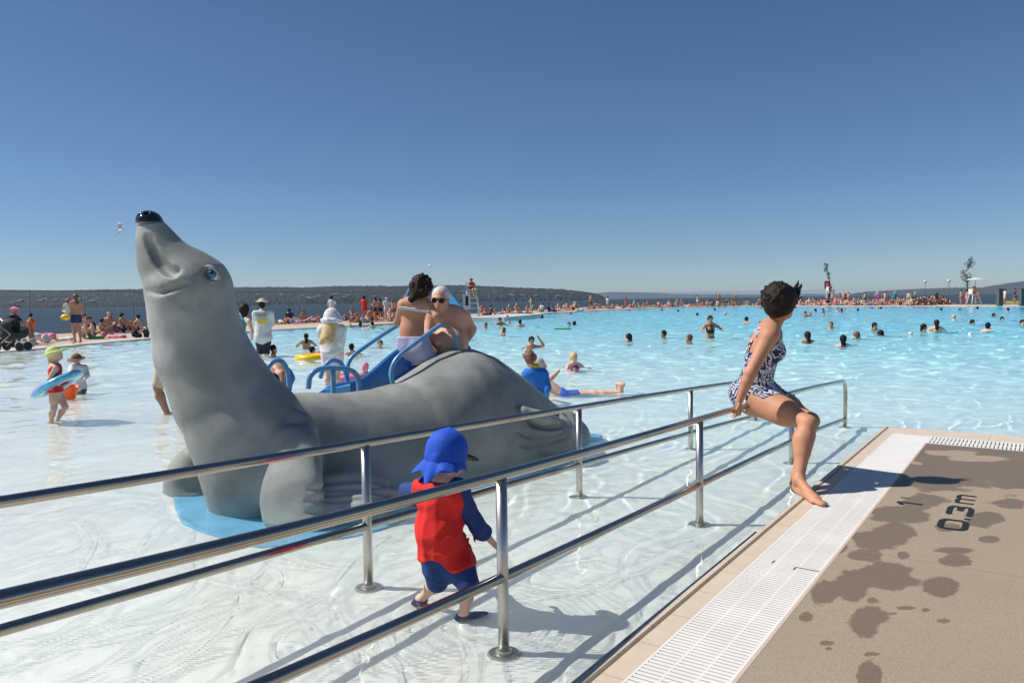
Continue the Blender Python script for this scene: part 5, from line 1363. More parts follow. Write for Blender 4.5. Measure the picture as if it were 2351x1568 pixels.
def copyof(key, loc, rz, sc, skin, hair, cl, zoff=None):
    me, z0, z1 = PROTO[key]
    o = bpy.data.objects.new('person', me); COL.objects.link(o)
    o.location = Vector((loc[0], loc[1], loc[2] - (z0 * sc if zoff is None else 0)))
    o.rotation_euler = (0, 0, rz); o.scale = (sc,) * 3
    for sl, m_ in zip(o.material_slots, (skin, hair, cl)): sl.link = 'OBJECT'; sl.material = m_
    o.cycles.is_caustics_receiver = True
    return o
def ordn(n): return '%d%s' % (n, 'th' if 10 <= n % 100 <= 20 else {1: 'st', 2: 'nd', 3: 'rd'}.get(n % 10, 'th'))

# swimmers: (column, top, waterline) read in three enlargements of the photograph
T3 = [(285, 488, 540), (412, 445, 520), (440, 530, 612), (478, 425, 468), (492, 462, 500), (588, 462, 528), (783, 430, 448), (1037, 405, 418), (1020, 488, 520), (1068, 478, 510), (690, 608, 712), (1548, 583, 655), (1855, 555, 625), (2080, 590, 672), (2265, 425, 628), (1548, 378, 390), (1840, 376, 388), (1982, 380, 394), (2150, 412, 430), (2305, 366, 384), (1062, 748, 905)]
T4 = [(78, 402, 418), (158, 430, 456), (312, 463, 512), (745, 423, 466), (782, 428, 463), (818, 405, 430), (876, 403, 428), (877, 425, 455), (985, 398, 430), (1010, 402, 432), (1130, 403, 423), (1232, 393, 408), (1275, 393, 408), (1300, 392, 408), (933, 498, 552), (1253, 503, 566), (1297, 568, 602), (1120, 568, 622), (760, 568, 655), (1022, 593, 675), (1613, 513, 572), (1708, 483, 575), (1742, 398, 425), (1880, 403, 425), (1835, 448, 488), (1970, 483, 520), (2085, 503, 572), (2128, 438, 462), (2232, 398, 432), (2338, 483, 528), (2010, 388, 410), (640, 410, 425), (420, 395, 408), (2190, 470, 492)]
T1 = [(585, 775, 1012), (668, 978, 1075), (1250, 922, 1112), (100, 945, 1125), (1225, 640, 675), (1378, 608, 665), (1450, 1195, 1400)]
T2 = [(1205, 498, 526), (1297, 485, 526), (1402, 478, 542), (1470, 640, 712)]
SW = []
for L_, ox, oy, k_ in ((T3, 1700, 1000, 2.351), (T4, 2640, 950, 1.959), (T1, 1000, 1050, 3.92), (T2, 800, 1000, 2.351)):
    for x, a, b_ in L_: SW.append(((ox + x / k_) / 1.6333, (oy + a / k_) / 1.6333, (oy + b_ / k_) / 1.6333, len(SW)))
SPEC = {14: ('swim_arm', 'c_black', 'hair_dark'), 20: ('swim_f', 'c_magenta', 'hair_blond'), 12: ('swim', 'c_green', 'hair_dark')}
SW.sort()
r5 = np.random.RandomState(21)
SPL = {14: "woman in black swimsuit with dark hair, standing waist deep left of the rail woman", 20: 'blond child in magenta top wading right of the boy in the blue shirt', 10: 'bather raising one arm to the face, above the boy in the blue shirt',
       55: 'dark-haired girl standing in the water left of the yellow swim ring', 56: 'child with black hair inside the yellow swim ring', 57: 'girl with wet dark hair bathing right of the blond girl', 58: 'child sitting with elbows raised beside the man in black shorts', 61: 'child in pink cap low in the water behind the slide'}
for n_s, (x, ya, yb, i) in enumerate(SW):
    g_ = G(x, yb, 0.); 
    if not inside(g_[None, :2], -.4)[0]:
        g_ = g_ * .97; g_[2] = 0
    Y = g_[1]; hgt = (yb - ya) / F_ * Y
    sc = 1.0 if i not in (20, 55, 56, 57, 58, 61, 4) else .78
    key = ['swim', 'swim_f', 'swim', 'swim_arm'][r5.randint(4)] if hgt > .32 else ['swim', 'swim_f'][r5.randint(2)]
    sk = SKN[r5.randint(6)]; hn, hm = HRS[[0, 1, 0, 1, 0, 2, 3, 4][r5.randint(8)]]; cn = CNM[r5.randint(10)]
    if i in (14,): key, cn, hn, hm = 'swim_f', 'black', 'dark', M['hair_dark']
    if i == 20: key, cn, hn, hm = 'swim_f', 'magenta', 'blond', M['hair_blond']
    if i in (10, 58): key = 'swim_arm'
    if i == 61: hm = M['c_pink']
    if i == 55: sk = M['skin_mid']; key = 'swim_f'; hm = M['hair_dark']
    if i in (56, 57): hm = M['hair_black']
    me, z0, z1 = PROTO[key]; top = 1.74 * sc
    hgt = max(hgt, .20)
    hgt = min(hgt, 1.15)
    rz = r5.rand() * 6.28
    if i in (14, 10): rz = -1.4
    o = copyof(key, (g_[0], g_[1], hgt - top), rz, sc, sk, hm, M['c_' + cn], zoff=0)
    lab = SPL.get(i) or '%s-haired bather, head above water, %s from left of all the heads in the pool' % (hn, ordn(n_s + 1))
    tag(o, lab, 'person', 'bathers in the pool')
# floats
def ringat(x, y, r, mat, lab, tube=.07):
    c = G(x, y, .03); torus('swim_ring', c, A(1, 0, 0), A(0, 1, 0), r, r, tube, [mat], lab)
M['vy'] = pm('yellow_vinyl', (.85, .55, .02), .3); M['vp'] = pm('pink_float', (.80, .20, .38), .3)
ringat(438, 0, 0, None, '') if False else None
c = G(716, 822, .05); torus('swim_ring', c, A(1, 0, 0), A(0, 1, 0), .30, .26, .10, [M['vy']], 'yellow swim ring around a child left of the blond girl')
c = G(742, 812, .10); torus('swim_ring', c, A(1, 0, .2), A(0, 1, 0), .13, .13, .08, [M['c_red']], 'red swim ring right behind the yellow one')
c = G(800, 868, .05); torus('swim_ring', c, A(1, 0, 0), A(0, 1, 0), .22, .18, .075, [M['vp']], 'pink swim ring between the slide rails and the blond girl')
c = G(775, 872, .05); torus('swim_ring', c, A(1, 0, 0), A(0, 1, 0), .13, .12, .05, [M['vp']], 'smaller pink ring just left of the larger pink ring')
for x, y, cn, nm in ((1292, 755, 'green', 'green pool float in the middle water, left of the open centre'), (1760, 739, 'navy', 'dark blue kickboard floating left of the rail woman')):
    c = G(x, y, .04); sb = SDF(); sb.cone(c - A(.3, 0, 0), c + A(.3, 0, 0), .10, .10, flat=((0, 0, 1), 2.5)); F2, l2, h2, _, _ = sb.grid(.03); v, q = nets(F2, l2, h2); o = mesh('pool_float', v, q, M['c_' + cn], loc=c); tag(o, nm, 'pool float')
for k_, (x, y) in enumerate(((2091, 766), (2228, 768))):
    c = G(x, y, .04); sb = SDF(); sb.ell(c, (.075, .075, .075)); F2, l2, h2, _, _ = sb.grid(.03); v, q = nets(F2, l2, h2); o = mesh('ball', v, q, M['c_white'], loc=c); tag(o, 'white ball floating in the right half of the pool, %s one' % ('left' if k_ == 0 else 'right'), 'ball')

# people on the far deck
def scr(p): return 1175.5 + F_ * p[0] / p[1]
towel_v = {}
def towel(i, off, ang, cn, lab, grp):
    p = edge_at(i, off, .075 + .02 * off / 7); mb = MB(); R = np.array(Matrix.Rotation(ang, 3, 'Z')); mb.box(p, np.array([.9, .42, .012]), R)
    v = np.array(mb.v); 
    o = mb.build('towel', M['c_' + cn], loc=p); tag(o, lab, 'towel', grp); return o
ROWS = []
def row(name, x0, x1, count, offs, keys, seed, towels=.5):
    r = np.random.RandomState(seed); L_ = []
    for k in range(count):
        x = x0 + (x1 - x0) * (k + .15 + .7 * r.rand()) / count
        off = offs[0] + (offs[1] - offs[0]) * r.rand()
        i = edge_px(x, off); L_.append((x, i, off, keys[r.randint(len(keys))], r.rand(), r))
    L_.sort(key=lambda a: a[0]); tw = 0
    for k, (x, i, off, key, u, _) in enumerate(L_):
        p = edge_at(i, off, .07 + .004 * off)
        sk = SKN[r.randint(6)]; hn, hm = HRS[r.randint(6)]; cn = CNM[[0, 2, 2, 3, 4, 12, 12, 12, 3, 10, 10, 1, 5, 6, 9, 8][r.randint(16)]]
        o = copyof(key, p, r.rand() * 6.28, .88 + .16 * r.rand(), sk, hm, M['c_' + cn])
        verb = {'stand': 'standing', 'stand_f': 'standing', 'stand_hip': 'standing', 'stand_hat': 'standing in a hat', 'sit_back': 'sitting, leaning back', 'sit_knees': 'sitting, knees up', 'sit_shirt': 'sitting in a hat', 'lie_back': 'lying face up', 'lie_front': 'lying face down'}[key]
        tag(o, '%s-haired in %s, %s; %s from left %s' % (hn, cn, verb, ordn(k + 1), name), 'person', 'sunbathers on the far pool deck')
        if r.rand() < towels:
            tw += 1; c2 = CNM[[2, 10, 12, 9, 1, 10, 0, 6][r.randint(8)]]
            towel(i + .02, off + .1, r.rand() * 6, c2, '%s towel, %s from left %s' % (c2, ordn(tw), name), 'towels on the far pool deck')
LOWK = ['lie_back', 'lie_front', 'sit_back', 'sit_knees', 'lie_back', 'sit_shirt', 'sit_knees']
row('between seal and blond girl', 640, 800, 9, (5, 6.6), ['lie_back', 'lie_front', 'sit_knees', 'sit_shirt'], 3)
row('left of the couple', 800, 905, 8, (1.5, 6.0), ['lie_back', 'sit_knees', 'sit_back', 'sit_shirt'], 4)
row('between lifeguard and centre', 1105, 1400, 30, (1.2, 5.0), LOWK + ['sit_back', 'stand_f'], 5)
row('in the right-centre row', 1400, 1750, 42, (1.0, 5.0), LOWK + ['stand'], 6)
row('in the crowded right row', 1835, 2290, 150, (.9, 6.8), LOWK * 4 + ['sit_back', 'stand', 'stand_hip', 'stand_f'], 7, .3)
row('on the left deck behind the seal', 205, 335, 7, (4.4, 6.2), ['sit_knees', 'lie_back', 'sit_back'], 8)
def stander(x, yb, key, sc, sk, hm, cn, rz, lab, off=None):
    g_ = G(x, yb, .07); return tag(copyof(key, g_, rz, sc, sk, hm, M['c_' + cn]), lab, 'person', 'people standing on the far deck')
stander(837, 737, 'stand_hip', 1.0, M['skin_mid'], M['hair_black'], 'red', 1.2, 'tall person in red standing on the far deck right of the blond girl')
stander(862, 738, 'stand_f', .93, M['skin_tan'], M['hair_dark'], 'black', 3, 'woman in black swimwear on the far deck, second of five left of the couple')
stander(874, 736, 'stand', .9, M['skin_mid'], M['hair_black'], 'navy', 2, 'person in navy shorts on the far deck, third of five left of the couple')
stander(888, 737, 'stand_hat', .92, M['skin_pale'], M['hair_grey'], 'white', 5, 'person in white shirt and hat, fourth of five standing left of the couple')
stander(903, 738, 'stand_f', .86, M['skin_tan'], M['hair_red'], 'brown', 1, 'auburn-haired person in brown on the far deck, nearest the couple on the left')
stander(763, 741, 'stand_hat', 1.0, M['skin_pale'], M['hair_dark'], 'white', 1.5, 'person in white standing on the far deck behind the blond girl')
stander(1356, 710, 'stand_f', .98, M['skin_tan'], M['hair_grey'], 'brown', 1.5, 'grey-haired person standing tall at the far edge near the centre')
stander(1395, 709, 'stand_hat', .9, M['skin_mid'], M['hair_black'], 'white', 4, 'person in white and black hat standing at the far edge, right of the grey-haired one')
stander(2206, 700, 'stand', 1.0, M['skin_mid'], M['hair_dark'], 'brown', 3, 'left one of two people standing together before the leafy right sapling')
stander(2219, 700, 'stand_f', 1.0, M['skin_tan'], M['hair_dark'], 'pink', 0, 'right one of two people standing together before the leafy right sapling')
stander(2032, 700, 'stand_hat', 1.0, M['skin_tan'], M['hair_black'], 'pink', 3, 'person in pink shirt and dark hat standing amid the crowded right row')
stander(2054, 701, 'stand_hat', .95, M['skin_pale'], M['hair_grey'], 'teal', 1, 'person in teal shirt and pale hat standing amid the crowded right row')
stander(2307, 699, 'stand_hat', 1., M['skin_tan'], M['hair_black'], 'white', 3, 'person in white shirt walking beyond the two thick posts, left one')
stander(2330, 699, 'stand_hip', 1., M['skin_tan'], M['hair_dark'], 'navy', 3, 'person in navy walking beyond the two thick posts, right one')
# left deck group
g_ = G(178, 788, .07)
W2 = tag(copyof('stand_f', g_, 2.6, 1.0, M['skin_tan'], M['hair_red'], M['c_navy']), 'woman in navy standing on the left deck with a child on her arm', 'person')
c_ = g_ + A(-.22, -.12, 1.02); o = copyof('sit_shirt', c_, 2.2, .52, M['skin_pale'], M['hair_red'], M['c_white']); tag(o, "small child in white carried on the woman's arm on the left deck", 'person')
sb = SDF(); cc_ = g_ + A(-.24, -.24, .92); sb.ell(cc_, (.17, .12, .11)); F2, l2, h2, _, _ = sb.grid(.03); v, q = nets(F2, l2, h2); o = mesh('toy_float', v, q, M['vy'], loc=cc_); tag(o, 'yellow inflatable toy held by the woman with the child', 'toy')
def leftp(x, y, key, sc, sk, hm, cn, rz, lab): return tag(copyof(key, G(x, y, .07), rz, sc, sk, hm, M['c_' + cn]), lab, 'person', 'people resting on the left deck')
leftp(196, 778, 'sit_knees', 1.0, M['skin_pale'], M['hair_black'], 'grey', 5.6, 'dark-haired adult sitting on the left deck right of the standing woman')
leftp(206, 777, 'sit_shirt', .9, M['skin_mid'], M['hair_black'], 'black', 5.2, 'person in black sitting just right of the dark-haired adult, left deck')
leftp(238, 775, 'sit_knees', .8, M['skin_mid'], M['hair_black'], 'pink', 0, 'black-haired child in pink sitting on the left deck nearest the seal neck')
leftp(74, 789, 'stand', .62, M['skin_mid'], M['hair_black'], 'orange', .4, 'child in orange float vest by the woman in the camp chair')
sb = SDF(); cv = G(74, 789, .07) + A(0, 0, .72); sb.ell(cv, (.15, .13, .17)); F2, l2, h2, _, _ = sb.grid(.03); v, q = nets(F2, l2, h2); o = mesh('float_vest', v, q, M['c_orange'], loc=cv); tag(o, 'orange float vest worn by the child beside the camp chair', 'vest')
# camp chair with a woman in a pink cap, and a pushchair at the edge of the picture
cg = G(42, 792, .07); ch = empty('camp_chair', cg, 'black folding camp chair on the left deck with a woman in pink cap', 'chair')
mb = MB(); mb.box(cg + A(0, 0, .42), np.array([.27, .25, .02])); mb.build('seat', M['c_black'], ch)
mb = MB(); mb.box(cg + A(-.30, 0, .68), np.array([.02, .25, .28]), np.array(Matrix.Rotation(R_(-12), 3, 'Y'))); mb.build('backrest', M['c_black'], ch)
for a, b_ in ((-1, -1), (-1, 1), (1, -1), (1, 1)):
    mb = MB(); mb.tube([cg + A(.25 * a, .24 * b_, 0), cg + A(-.20 * a, .24 * b_, .44 if a > 0 else .44)], .014, 8); mb.build('leg', M['steelpost'], ch, smooth=True)
J = joints(pelvis=(0, 0, .56), chest=(-.06, 0, .9), neck=(-.04, 0, 1.07), shL=(-.06, .18, 1.0), shR=(-.06, -.18, 1.0), elL=(.14, .24, .78), elR=(.14, -.24, .78), wrL=(.34, .12, .8), wrR=(.34, -.12, .8), hipL=(.04, .09, .54), hipR=(.04, -.09, .54), knL=(.46, .13, .54), knR=(.46, -.13, .54), anL=(.5, .12, .10), anR=(.5, -.12, .10), toeL=(.66, .13, .03), toeR=(.66, -.13, .03), head=(.0, 0, 1.22))
proto('chair_sit', J, shirt=True, hat=True)
tag(copyof('chair_sit', (cg[0] - .05, cg[1], .07), .2, .98, M['skin_mid'], M['c_pink'], M['c_black']), 'woman in pink cap and black top sitting in the camp chair', 'person')
def pushchair(x, y, lab):
    g0 = G(x, y, .07); r0 = empty('pushchair', g0, lab, 'pushchair')
    sb = SDF(); sb.cone(g0 + A(-.1, 0, .5), g0 + A(.32, 0, .55), .22, .18, flat=((0, 1, 0), 1.2)); sb.ell(g0 + A(.0, 0, .75), (.30, .24, .22), None, .03); sb.ell(g0 + A(.22, 0, .72), (.24, .2, .2), None, .02, sub=True)
    F2, l2, h2, _, _ = sb.grid(.03); v, q = nets(F2, l2, h2); mesh('hood', v, q, M['c_black'], r0)
    for a, b_ in ((-.3, -.22), (-.3, .22), (.35, -.2), (.35, .2)):
        mb = MB(); Rm = np.array(Matrix.Rotation(R_(90), 3, 'X')); mb.lathe(g0 + A(a, b_, .13), [(.001, .02), (.12, .02), (.13, 0), (.12, -.02), (.001, -.02)], 16, Rm); mb.build('wheel', M['c_black'], r0)
    mb = MB(); mb.tube([g0 + A(-.3, -.2, .13), g0 + A(.1, -.2, .5), g0 + A(-.5, -.2, 1.0), g0 + A(-.5, .2, 1.0), g0 + A(.1, .2, .5), g0 + A(-.3, .2, .13)], .014, 8); mb.build('frame', M['steelpost'], r0, smooth=True)
pushchair(14, 796, 'black pushchair at the left end of the deck'); pushchair(28, 806, 'nearer black pushchair left of the camp chair')
def blob(name, x, y, rx, rz, cn, lab, cat):
    c0 = G(x, y, .07); sb = SDF(); rr_ = np.random.RandomState(int(x)); 
    for k in range(9): sb.ell(c0 + A((rr_.rand() - .5) * rx * 1.5, (rr_.rand() - .5) * .3, rz * (.15 + .5 * rr_.rand())), (rx * (.18 + .2 * rr_.rand()), .12, rz * (.2 + .2 * rr_.rand())), None, .03)
    F2, l2, h2, _, _ = sb.grid(.035); v, q = nets(F2, l2, h2); o = mesh(name, v, q, M['c_' + cn], loc=c0); tag(o, lab, cat)
blob('bag', 60, 800, .30, .35, 'grey', 'grey bag on the deck in front of the camp chair', 'bag'); blob('bag', 92, 787, .4, .42, 'white', 'white and lilac bundle right of the child in the orange vest', 'bag'); blob('bag', 112, 784, .4, .35, 'pink', 'pink towel bundle on the left deck, right of the white bundle', 'towel')
blob('bag', 322, 774, .35, .38, 'black', 'black bag on the left deck nearest the seal neck', 'bag'); blob('bag', 270, 775, .5, .14, 'pink', 'low pink towel heap on the left deck', 'towel'); blob('bag', 150, 782, .5, .16, 'white', 'low white towel heap by the standing woman', 'towel'); blob('bag', 215, 778, .5, .16, 'green', 'dark green blanket by the two seated people', 'blanket')
for k_, (x, y, cn) in enumerate(((652, 742, 'navy'), (672, 739, 'white'), (690, 738, 'black'), (712, 737, 'beige'), (735, 736, 'black'), (800, 734, 'black'), (842, 742, 'grey'), (1122, 727, 'black'), (1150, 725, 'grey'), (1275, 717, 'navy'), (1330, 715, 'white'))):
    blob('bag', x, y, .45, .38, cn, '%s beach bag on the far deck, %s bag from the left' % (cn, ordn(k_ + 1)), 'bag')

# blue shade tent behind the couple
Yt = 52.
tn = empty('shade_tent', P(990, 733, Yt), 'bright blue shade tent rising behind the couple on the slide', 'tent')
def sheet(name, pts, th, mat, par):
    pts = [A(*p) for p in pts]; mb = MB(); n0 = unit(np.cross(pts[1] - pts[0], pts[2] - pts[0])) * th; k = len(pts)
    mb.add(pts + [p + n0 for p in pts], [tuple(range(k))[::-1], tuple(range(k, 2 * k))] + [(i, (i + 1) % k, (i + 1) % k + k, i + k) for i in range(k)]); return mb.build(name, mat, par)
M['tent'] = pm('blue_tent_fabric', (.06, .36, .72), .6, noise=.1, scale=2); M['tentd'] = pm('dark_blue_tent_fabric', (.02, .12, .36), .6)
sheet('left_panel', [P(903, 733, Yt - 1), P(944, 655, Yt), P(1000, 660, Yt), P(960, 733, Yt - 1.4)], .03, M['tentd'], tn)
sheet('right_panel', [P(1000, 660, Yt), P(1030, 668, Yt), P(1052, 696, Yt - .4), P(1084, 732, Yt - 1), P(1000, 733, Yt - 1.4)], .03, M['tent'], tn)
for pp in ([(944, 655, Yt - .1), (903, 733, Yt - 1.1)], [(948, 655, Yt - .1), (948, 733, Yt)], [(1000, 660, Yt - .1), (925, 733, Yt - 1.3)], [(1030, 668, Yt), (1030, 733, Yt + .3)]):
    mb = MB(); mb.tube([P(*q) for q in pp], .05, 8); mb.build('pole', pm('light_blue_pole', (.2, .45, .7), .4) if 'pole' not in M else M['pole'], tn, smooth=True)

# lifeguard chairs
def guard(x, yb, hgt, lab, plab, cn, panel=None):
    g0 = G(x, yb, .07); r0 = empty('lifeguard_chair', g0, lab, 'lifeguard chair', 'lifeguard chairs'); mw = M['c_white']
    for a in (-1, 1):
        for b_ in (-1, 1):
            mb = MB(); mb.tube([g0 + A(.55 * a, .5 * b_, -.05), g0 + A(.32 * a, .32 * b_, hgt)], .045, 8); mb.build('leg', mw, r0, smooth=True)
    mb = MB(); mb.box(g0 + A(0, 0, hgt + .02), np.array([.42, .40, .03])); mb.build('seat', mw, r0)
    mb = MB(); mb.box(g0 + A(-.38, 0, hgt + .32), np.array([.025, .38, .26])); mb.build('backrest', mw, r0)
    for z in np.arange(.35, hgt, .38):
        k = z / hgt; mb = MB(); w_ = .55 * (1 - k) + .32 * k; mb.box(g0 + A(0, -(.5 * (1 - k) + .32 * k), z), np.array([w_, .03, .03])); mb.build('rung', mw, r0)
    if panel:
        mb = MB(); mb.box(g0 + A(-.35, -.46, hgt * .60), np.array([.26, .02, .55])); mb.build('sign_panel', M['c_white'], r0); mb = MB(); mb.box(g0 + A(-.33, -.49, hgt * .62), np.array([.11, .015, .34])); mb.build('sign_figure', M['c_black'], r0)
    o = copyof('chair_sit', (g0[0], g0[1], g0[2] + hgt - .48), -1.0, 1.0, M['skin_tan'], M['hair_dark'], M['c_' + cn]); tag(o, plab, 'person', 'lifeguards')
guard(1084, 731, 2.05, 'white lifeguard chair on the pale ledge right of the blue tent', 'lifeguard in red shirt on the tall white chair right of the blue tent', 'red', True)
guard(1906, 700, 1.9, 'white lifeguard chair under the bare slender sapling', 'lifeguard in red on the chair under the bare slender sapling', 'red', True)
guard(2236, 701, 1.2, 'white lifeguard chair with white sunshade near the leafy sapling', 'lifeguard in orange under the white sunshade near the leafy sapling', 'orange')
g0 = G(2236, 701, .07); r0 = empty('sunshade', g0 + A(.5, .3, 0), 'flat white sunshade on a pole over the right lifeguard chair', 'parasol'); mb = MB(); mb.lathe(g0 + A(.3, .3, 2.75), [(.001, .22), (.6, .12), (.95, 0), (.9, -.03), (.001, .15)], 12); mb.build('canopy', M['c_white'], r0); mb = MB(); mb.tube([g0 + A(.3, .3, 0), g0 + A(.3, .3, 2.9)], .03, 8); mb.build('pole', M['steelpost'], r0, smooth=True)
g0 = G(1833, 700, .07) + A(0, 1, 0); r0 = empty('parasol', g0, 'green beach parasol low over the crowd right of the rail woman', 'parasol'); mb = MB(); mb.lathe(g0 + A(0, 0, .75), [(.001, .55), (.6, .40), (1.15, 0), (1.1, -.03), (.001, .5)], 12, np.array(Matrix.Rotation(R_(15), 3, 'Y'))); mb.build('canopy', pm('green_canopy', (.12, .42, .25), .6), r0); mb = MB(); mb.tube([g0, g0 + A(.3, 0, 1.3)], .025, 8); mb.build('pole', M['steelpost'], r0, smooth=True)
sgn = G(1903, 700, .07) + A(.2, 1.2, 0); r0 = empty('notice_sign', sgn, 'red and white notice sign on a tall pole beside the bare sapling', 'sign'); mb = MB(); mb.tube([sgn, sgn + A(0, 0, 3.2)], .04, 8); mb.build('pole', M['c_white'], r0, smooth=True)
mb = MB(); mb.box(sgn + A(0, -.08, 2.75), np.array([.38, .03, .55])); mb.build('board', M['c_red'], r0); mb = MB(); mb.box(sgn + A(0, -.12, 2.75), np.array([.16, .02, .3])); mb.build('symbol', M['c_white'], r0)

# chain-link fence along the sea side
i0, i1 = 26, len(EDGE) - 40
M['fence'] = pm('galvanised_fence', (.13, .135, .14), .55)
m, n, l, b = newmat('chain_link'); b.inputs['Base Color'].default_value = (.09, .095, .10, 1)
tr = n.new('ShaderNodeBsdfTransparent'); ms = n.new('ShaderNodeMixShader'); out = n['Material Output']; b.inputs['Roughness'].default_value = .6
tcx = n.new('ShaderNodeUVMap'); ms.inputs[0].default_value = .06
l.new(tr.outputs[0], ms.inputs[1]); l.new(b.outputs[0], ms.inputs[2]); l.new(ms.outputs[0], out.inputs['Surface'])
FR = empty('fence', edge_at(i0 + 20, 7.2, .08), 'long chain-link fence on thin posts along the sea side of the deck', 'fence')
dist = 0; last = None; tops = []; 
for i in np.arange(i0, i1, .1):
    p = edge_at(i, 7.2, .08)
    if last is None or np.linalg.norm(p - last) > 3.0:
        if abs(scr(p) - 1175) < 1350:
            mb = MB(); mb.tube([p, p + A(0, 0, 2.02)], .020, 8); mb.build('post', M['fence'], FR, smooth=True, caus=False)
        last = p
    tops.append(p)
for z, r in ((2.0, .024), (1.72, .008), (.06, .01)):
    mb = MB(); mb.tube([p + A(0, 0, z) for p in tops[::8]], r, 6); mb.build('top_rail' if z > 1.9 else 'wire', M['fence'], FR, smooth=True, caus=False)
tp = tops[::8]; mb = MB()
for a, b_ in zip(tp[:-1], tp[1:]): mb.add([a + A(0, 0, .06), b_ + A(0, 0, .06), b_ + A(0, 0, 1.98), a + A(0, 0, 1.98)], [(0, 1, 2, 3)])
mb.build('mesh_panel', m, FR, caus=False)
M['postd'] = pm('weathered_post', (.10, .095, .085), .8)
for x, lab in ((2295, 'left thick square post at the right end of the far deck'), (2346, 'right thick square post at the right end of the far deck')):
    p = G(x, 703.0, .07); mb = MB(); mb.box(p + A(0, 0, .82), np.array([.20, .20, .82])); mb.box(p + A(0, 0, 1.66), np.array([.23, .23, .03])); o = mb.build('post', M['postd'], loc=p, caus=False); o.name = 'square_post'; tag(o, lab, 'post', 'thick posts at the right end')
for k_, x in enumerate((2118, 2175)):
    p = edge_at(edge_px(x, 9), 9.2, .05)
    mb = MB(); mb.tube([p, p + A(0, 0, 2.7)], .04, 8); r0 = empty('park_lamp', p, 'small white globe lamp on a thin pole beyond the fence, %s' % ('left one' if k_ == 0 else 'right one'), 'lamp'); mb.build('pole', M['fence'], r0, smooth=True)
    mb = MB(); mb.lathe(p + A(0, 0, 2.85), [(.001, .18), (.14, .12), (.18, 0), (.14, -.12), (.001, -.18)], 12); mb.build('globe', M['c_white'], r0, smooth=True)

# two young trees
M['leafd'] = pm('dark_green_leaf', (.030, .055, .022), .6); M['bark'] = pm('grey_bark', (.10, .085, .07), .9)
def sapling(x, yb, ytop, clumps, lab, seed):
    r = np.random.RandomState(seed); Y = 108.; base_ = P(x, yb, Y); base_[2] = .05; top_ = P(x + clumps[-1][0], ytop, Y)
    r0 = empty('young_tree', base_, lab, 'tree', 'young trees beyond the far fence')
    pts = spline([base_] + [P(x + dx * .8, y, Y) for dx, y, _, _ in clumps], 4); mb = MB(); mb.tube(pts, np.linspace(.07, .02, len(pts)), 8); mb.build('trunk', M['bark'], r0, smooth=True, caus=False)
    mb = MB()
    for dx, y, rpx, cnt in clumps:
        c0 = P(x + dx, y, Y); R0 = px(rpx, Y)
        mbs = c0 + A(0, 0, -R0 * .8)
        for k in range(3): mb2 = c0 + r.normal(size=3) * R0 * .5; mb.tube([mbs, mb2], .012, 5)
        for k in range(cnt):
            d = r.normal(size=3); d = d / np.linalg.norm(d) * R0 * (r.rand() ** .45); c1 = c0 + d * A(.9, .9, 1.15) 
            a = unit(r.normal(size=3)); b2 = unit(np.cross(a, r.normal(size=3))); s1 = .11 * (.6 + r.rand() * .7)
            mb.add([c1 - a * s1, c1 + b2 * s1 * .5, c1 + a * s1, c1 - b2 * s1 * .5], [(0, 1, 2, 3)])
    mb.build('crown', M['leafd'], r0, caus=False)
sapling(1905, 697, 606, [(2, 660, 4, 16), (-2, 638, 4, 26), (-3, 630, 5, 34), (-9, 618, 6, 46), (-7, 610, 6, 34), (-11, 606, 3, 8)], 'slender sapling with sparse leaves beyond the fence, the left one', 4)
sapling(2222, 697, 595, [(-1, 655, 5, 20), (-2, 642, 12, 110), (-3, 634, 13, 120), (-13, 624, 6, 26), (1, 618, 3, 5), (2, 608, 9, 75), (8, 602, 10, 85), (7, 595, 6, 30), (-7, 605, 2, 5)], 'taller leafy sapling beyond the fence, near the right end', 9)

# gulls
def gull(x, y, Y, span, rz, roll, lab):
    c = P(x, y, Y); sb = SDF(); R = np.array(Matrix.Rotation(rz, 3, 'Z') @ Matrix.Rotation(roll, 3, 'X'))
    t = lambda *a: c + R @ A(*a) * span
    r0 = empty('seagull', c, lab, 'bird', 'seagulls in flight'); sb.cone(t(-.20, 0, 0), t(.12, 0, .01), .035 * span, .055 * span, .03); sb.cone(t(.12, 0, .02), t(.20, 0, .03), .045 * span, .03 * span, .03); sb.cone(t(-.2, 0, 0), t(-.32, 0, 0), .03 * span, .04 * span, .02, flat=(R @ A(0, 0, 1), 3))
    F2, l2, h2, _, _ = sb.grid(.016); v, q = nets(F2, l2, h2); mesh('body', v, q, M['c_white'], r0, caus=False)
    for sg in (-1, 1):
        mb = MB(); P0_ = [t(.10, sg * .03, .03), t(-.08, sg * .03, .02), t(-.06, sg * .28, .14), t(.10, sg * .26, .15)]; P1_ = [t(.10, sg * .26, .15), t(-.06, sg * .28, .14), t(-.14, sg * .52, .08), t(-.10, sg * .54, .08)]
        for Q_ in (P0_, P1_):
            up_ = R @ A(0, 0, .012) * span; mb.add(Q_ + [q_ + up_ for q_ in Q_], [(0, 1, 2, 3), (7, 6, 5, 4), (0, 4, 5, 1), (1, 5, 6, 2), (2, 6, 7, 3), (3, 7, 4, 0)])
        wg = mb.build('wing', M['c_white'], r0, caus=False)
        mb = MB(); a_, b__ = t(-.13, sg * .49, .086), t(-.125, sg * .56, .08); mb.tube([a_, b__], [.025 * span, .008 * span], 6); mb.build('wing_tip', M['c_grey'], wg, caus=False)
gull(275, 527, 34, .80, R_(25), R_(48), "white seagull gliding just left of the seal's nose")
gull(985, 612, 60, .85, R_(10), R_(12), 'white seagull flying above the couple on the slide')
gull(744, 402, 150, .9, R_(60), R_(20), 'tiny distant seagull high in the sky right of the seal head')

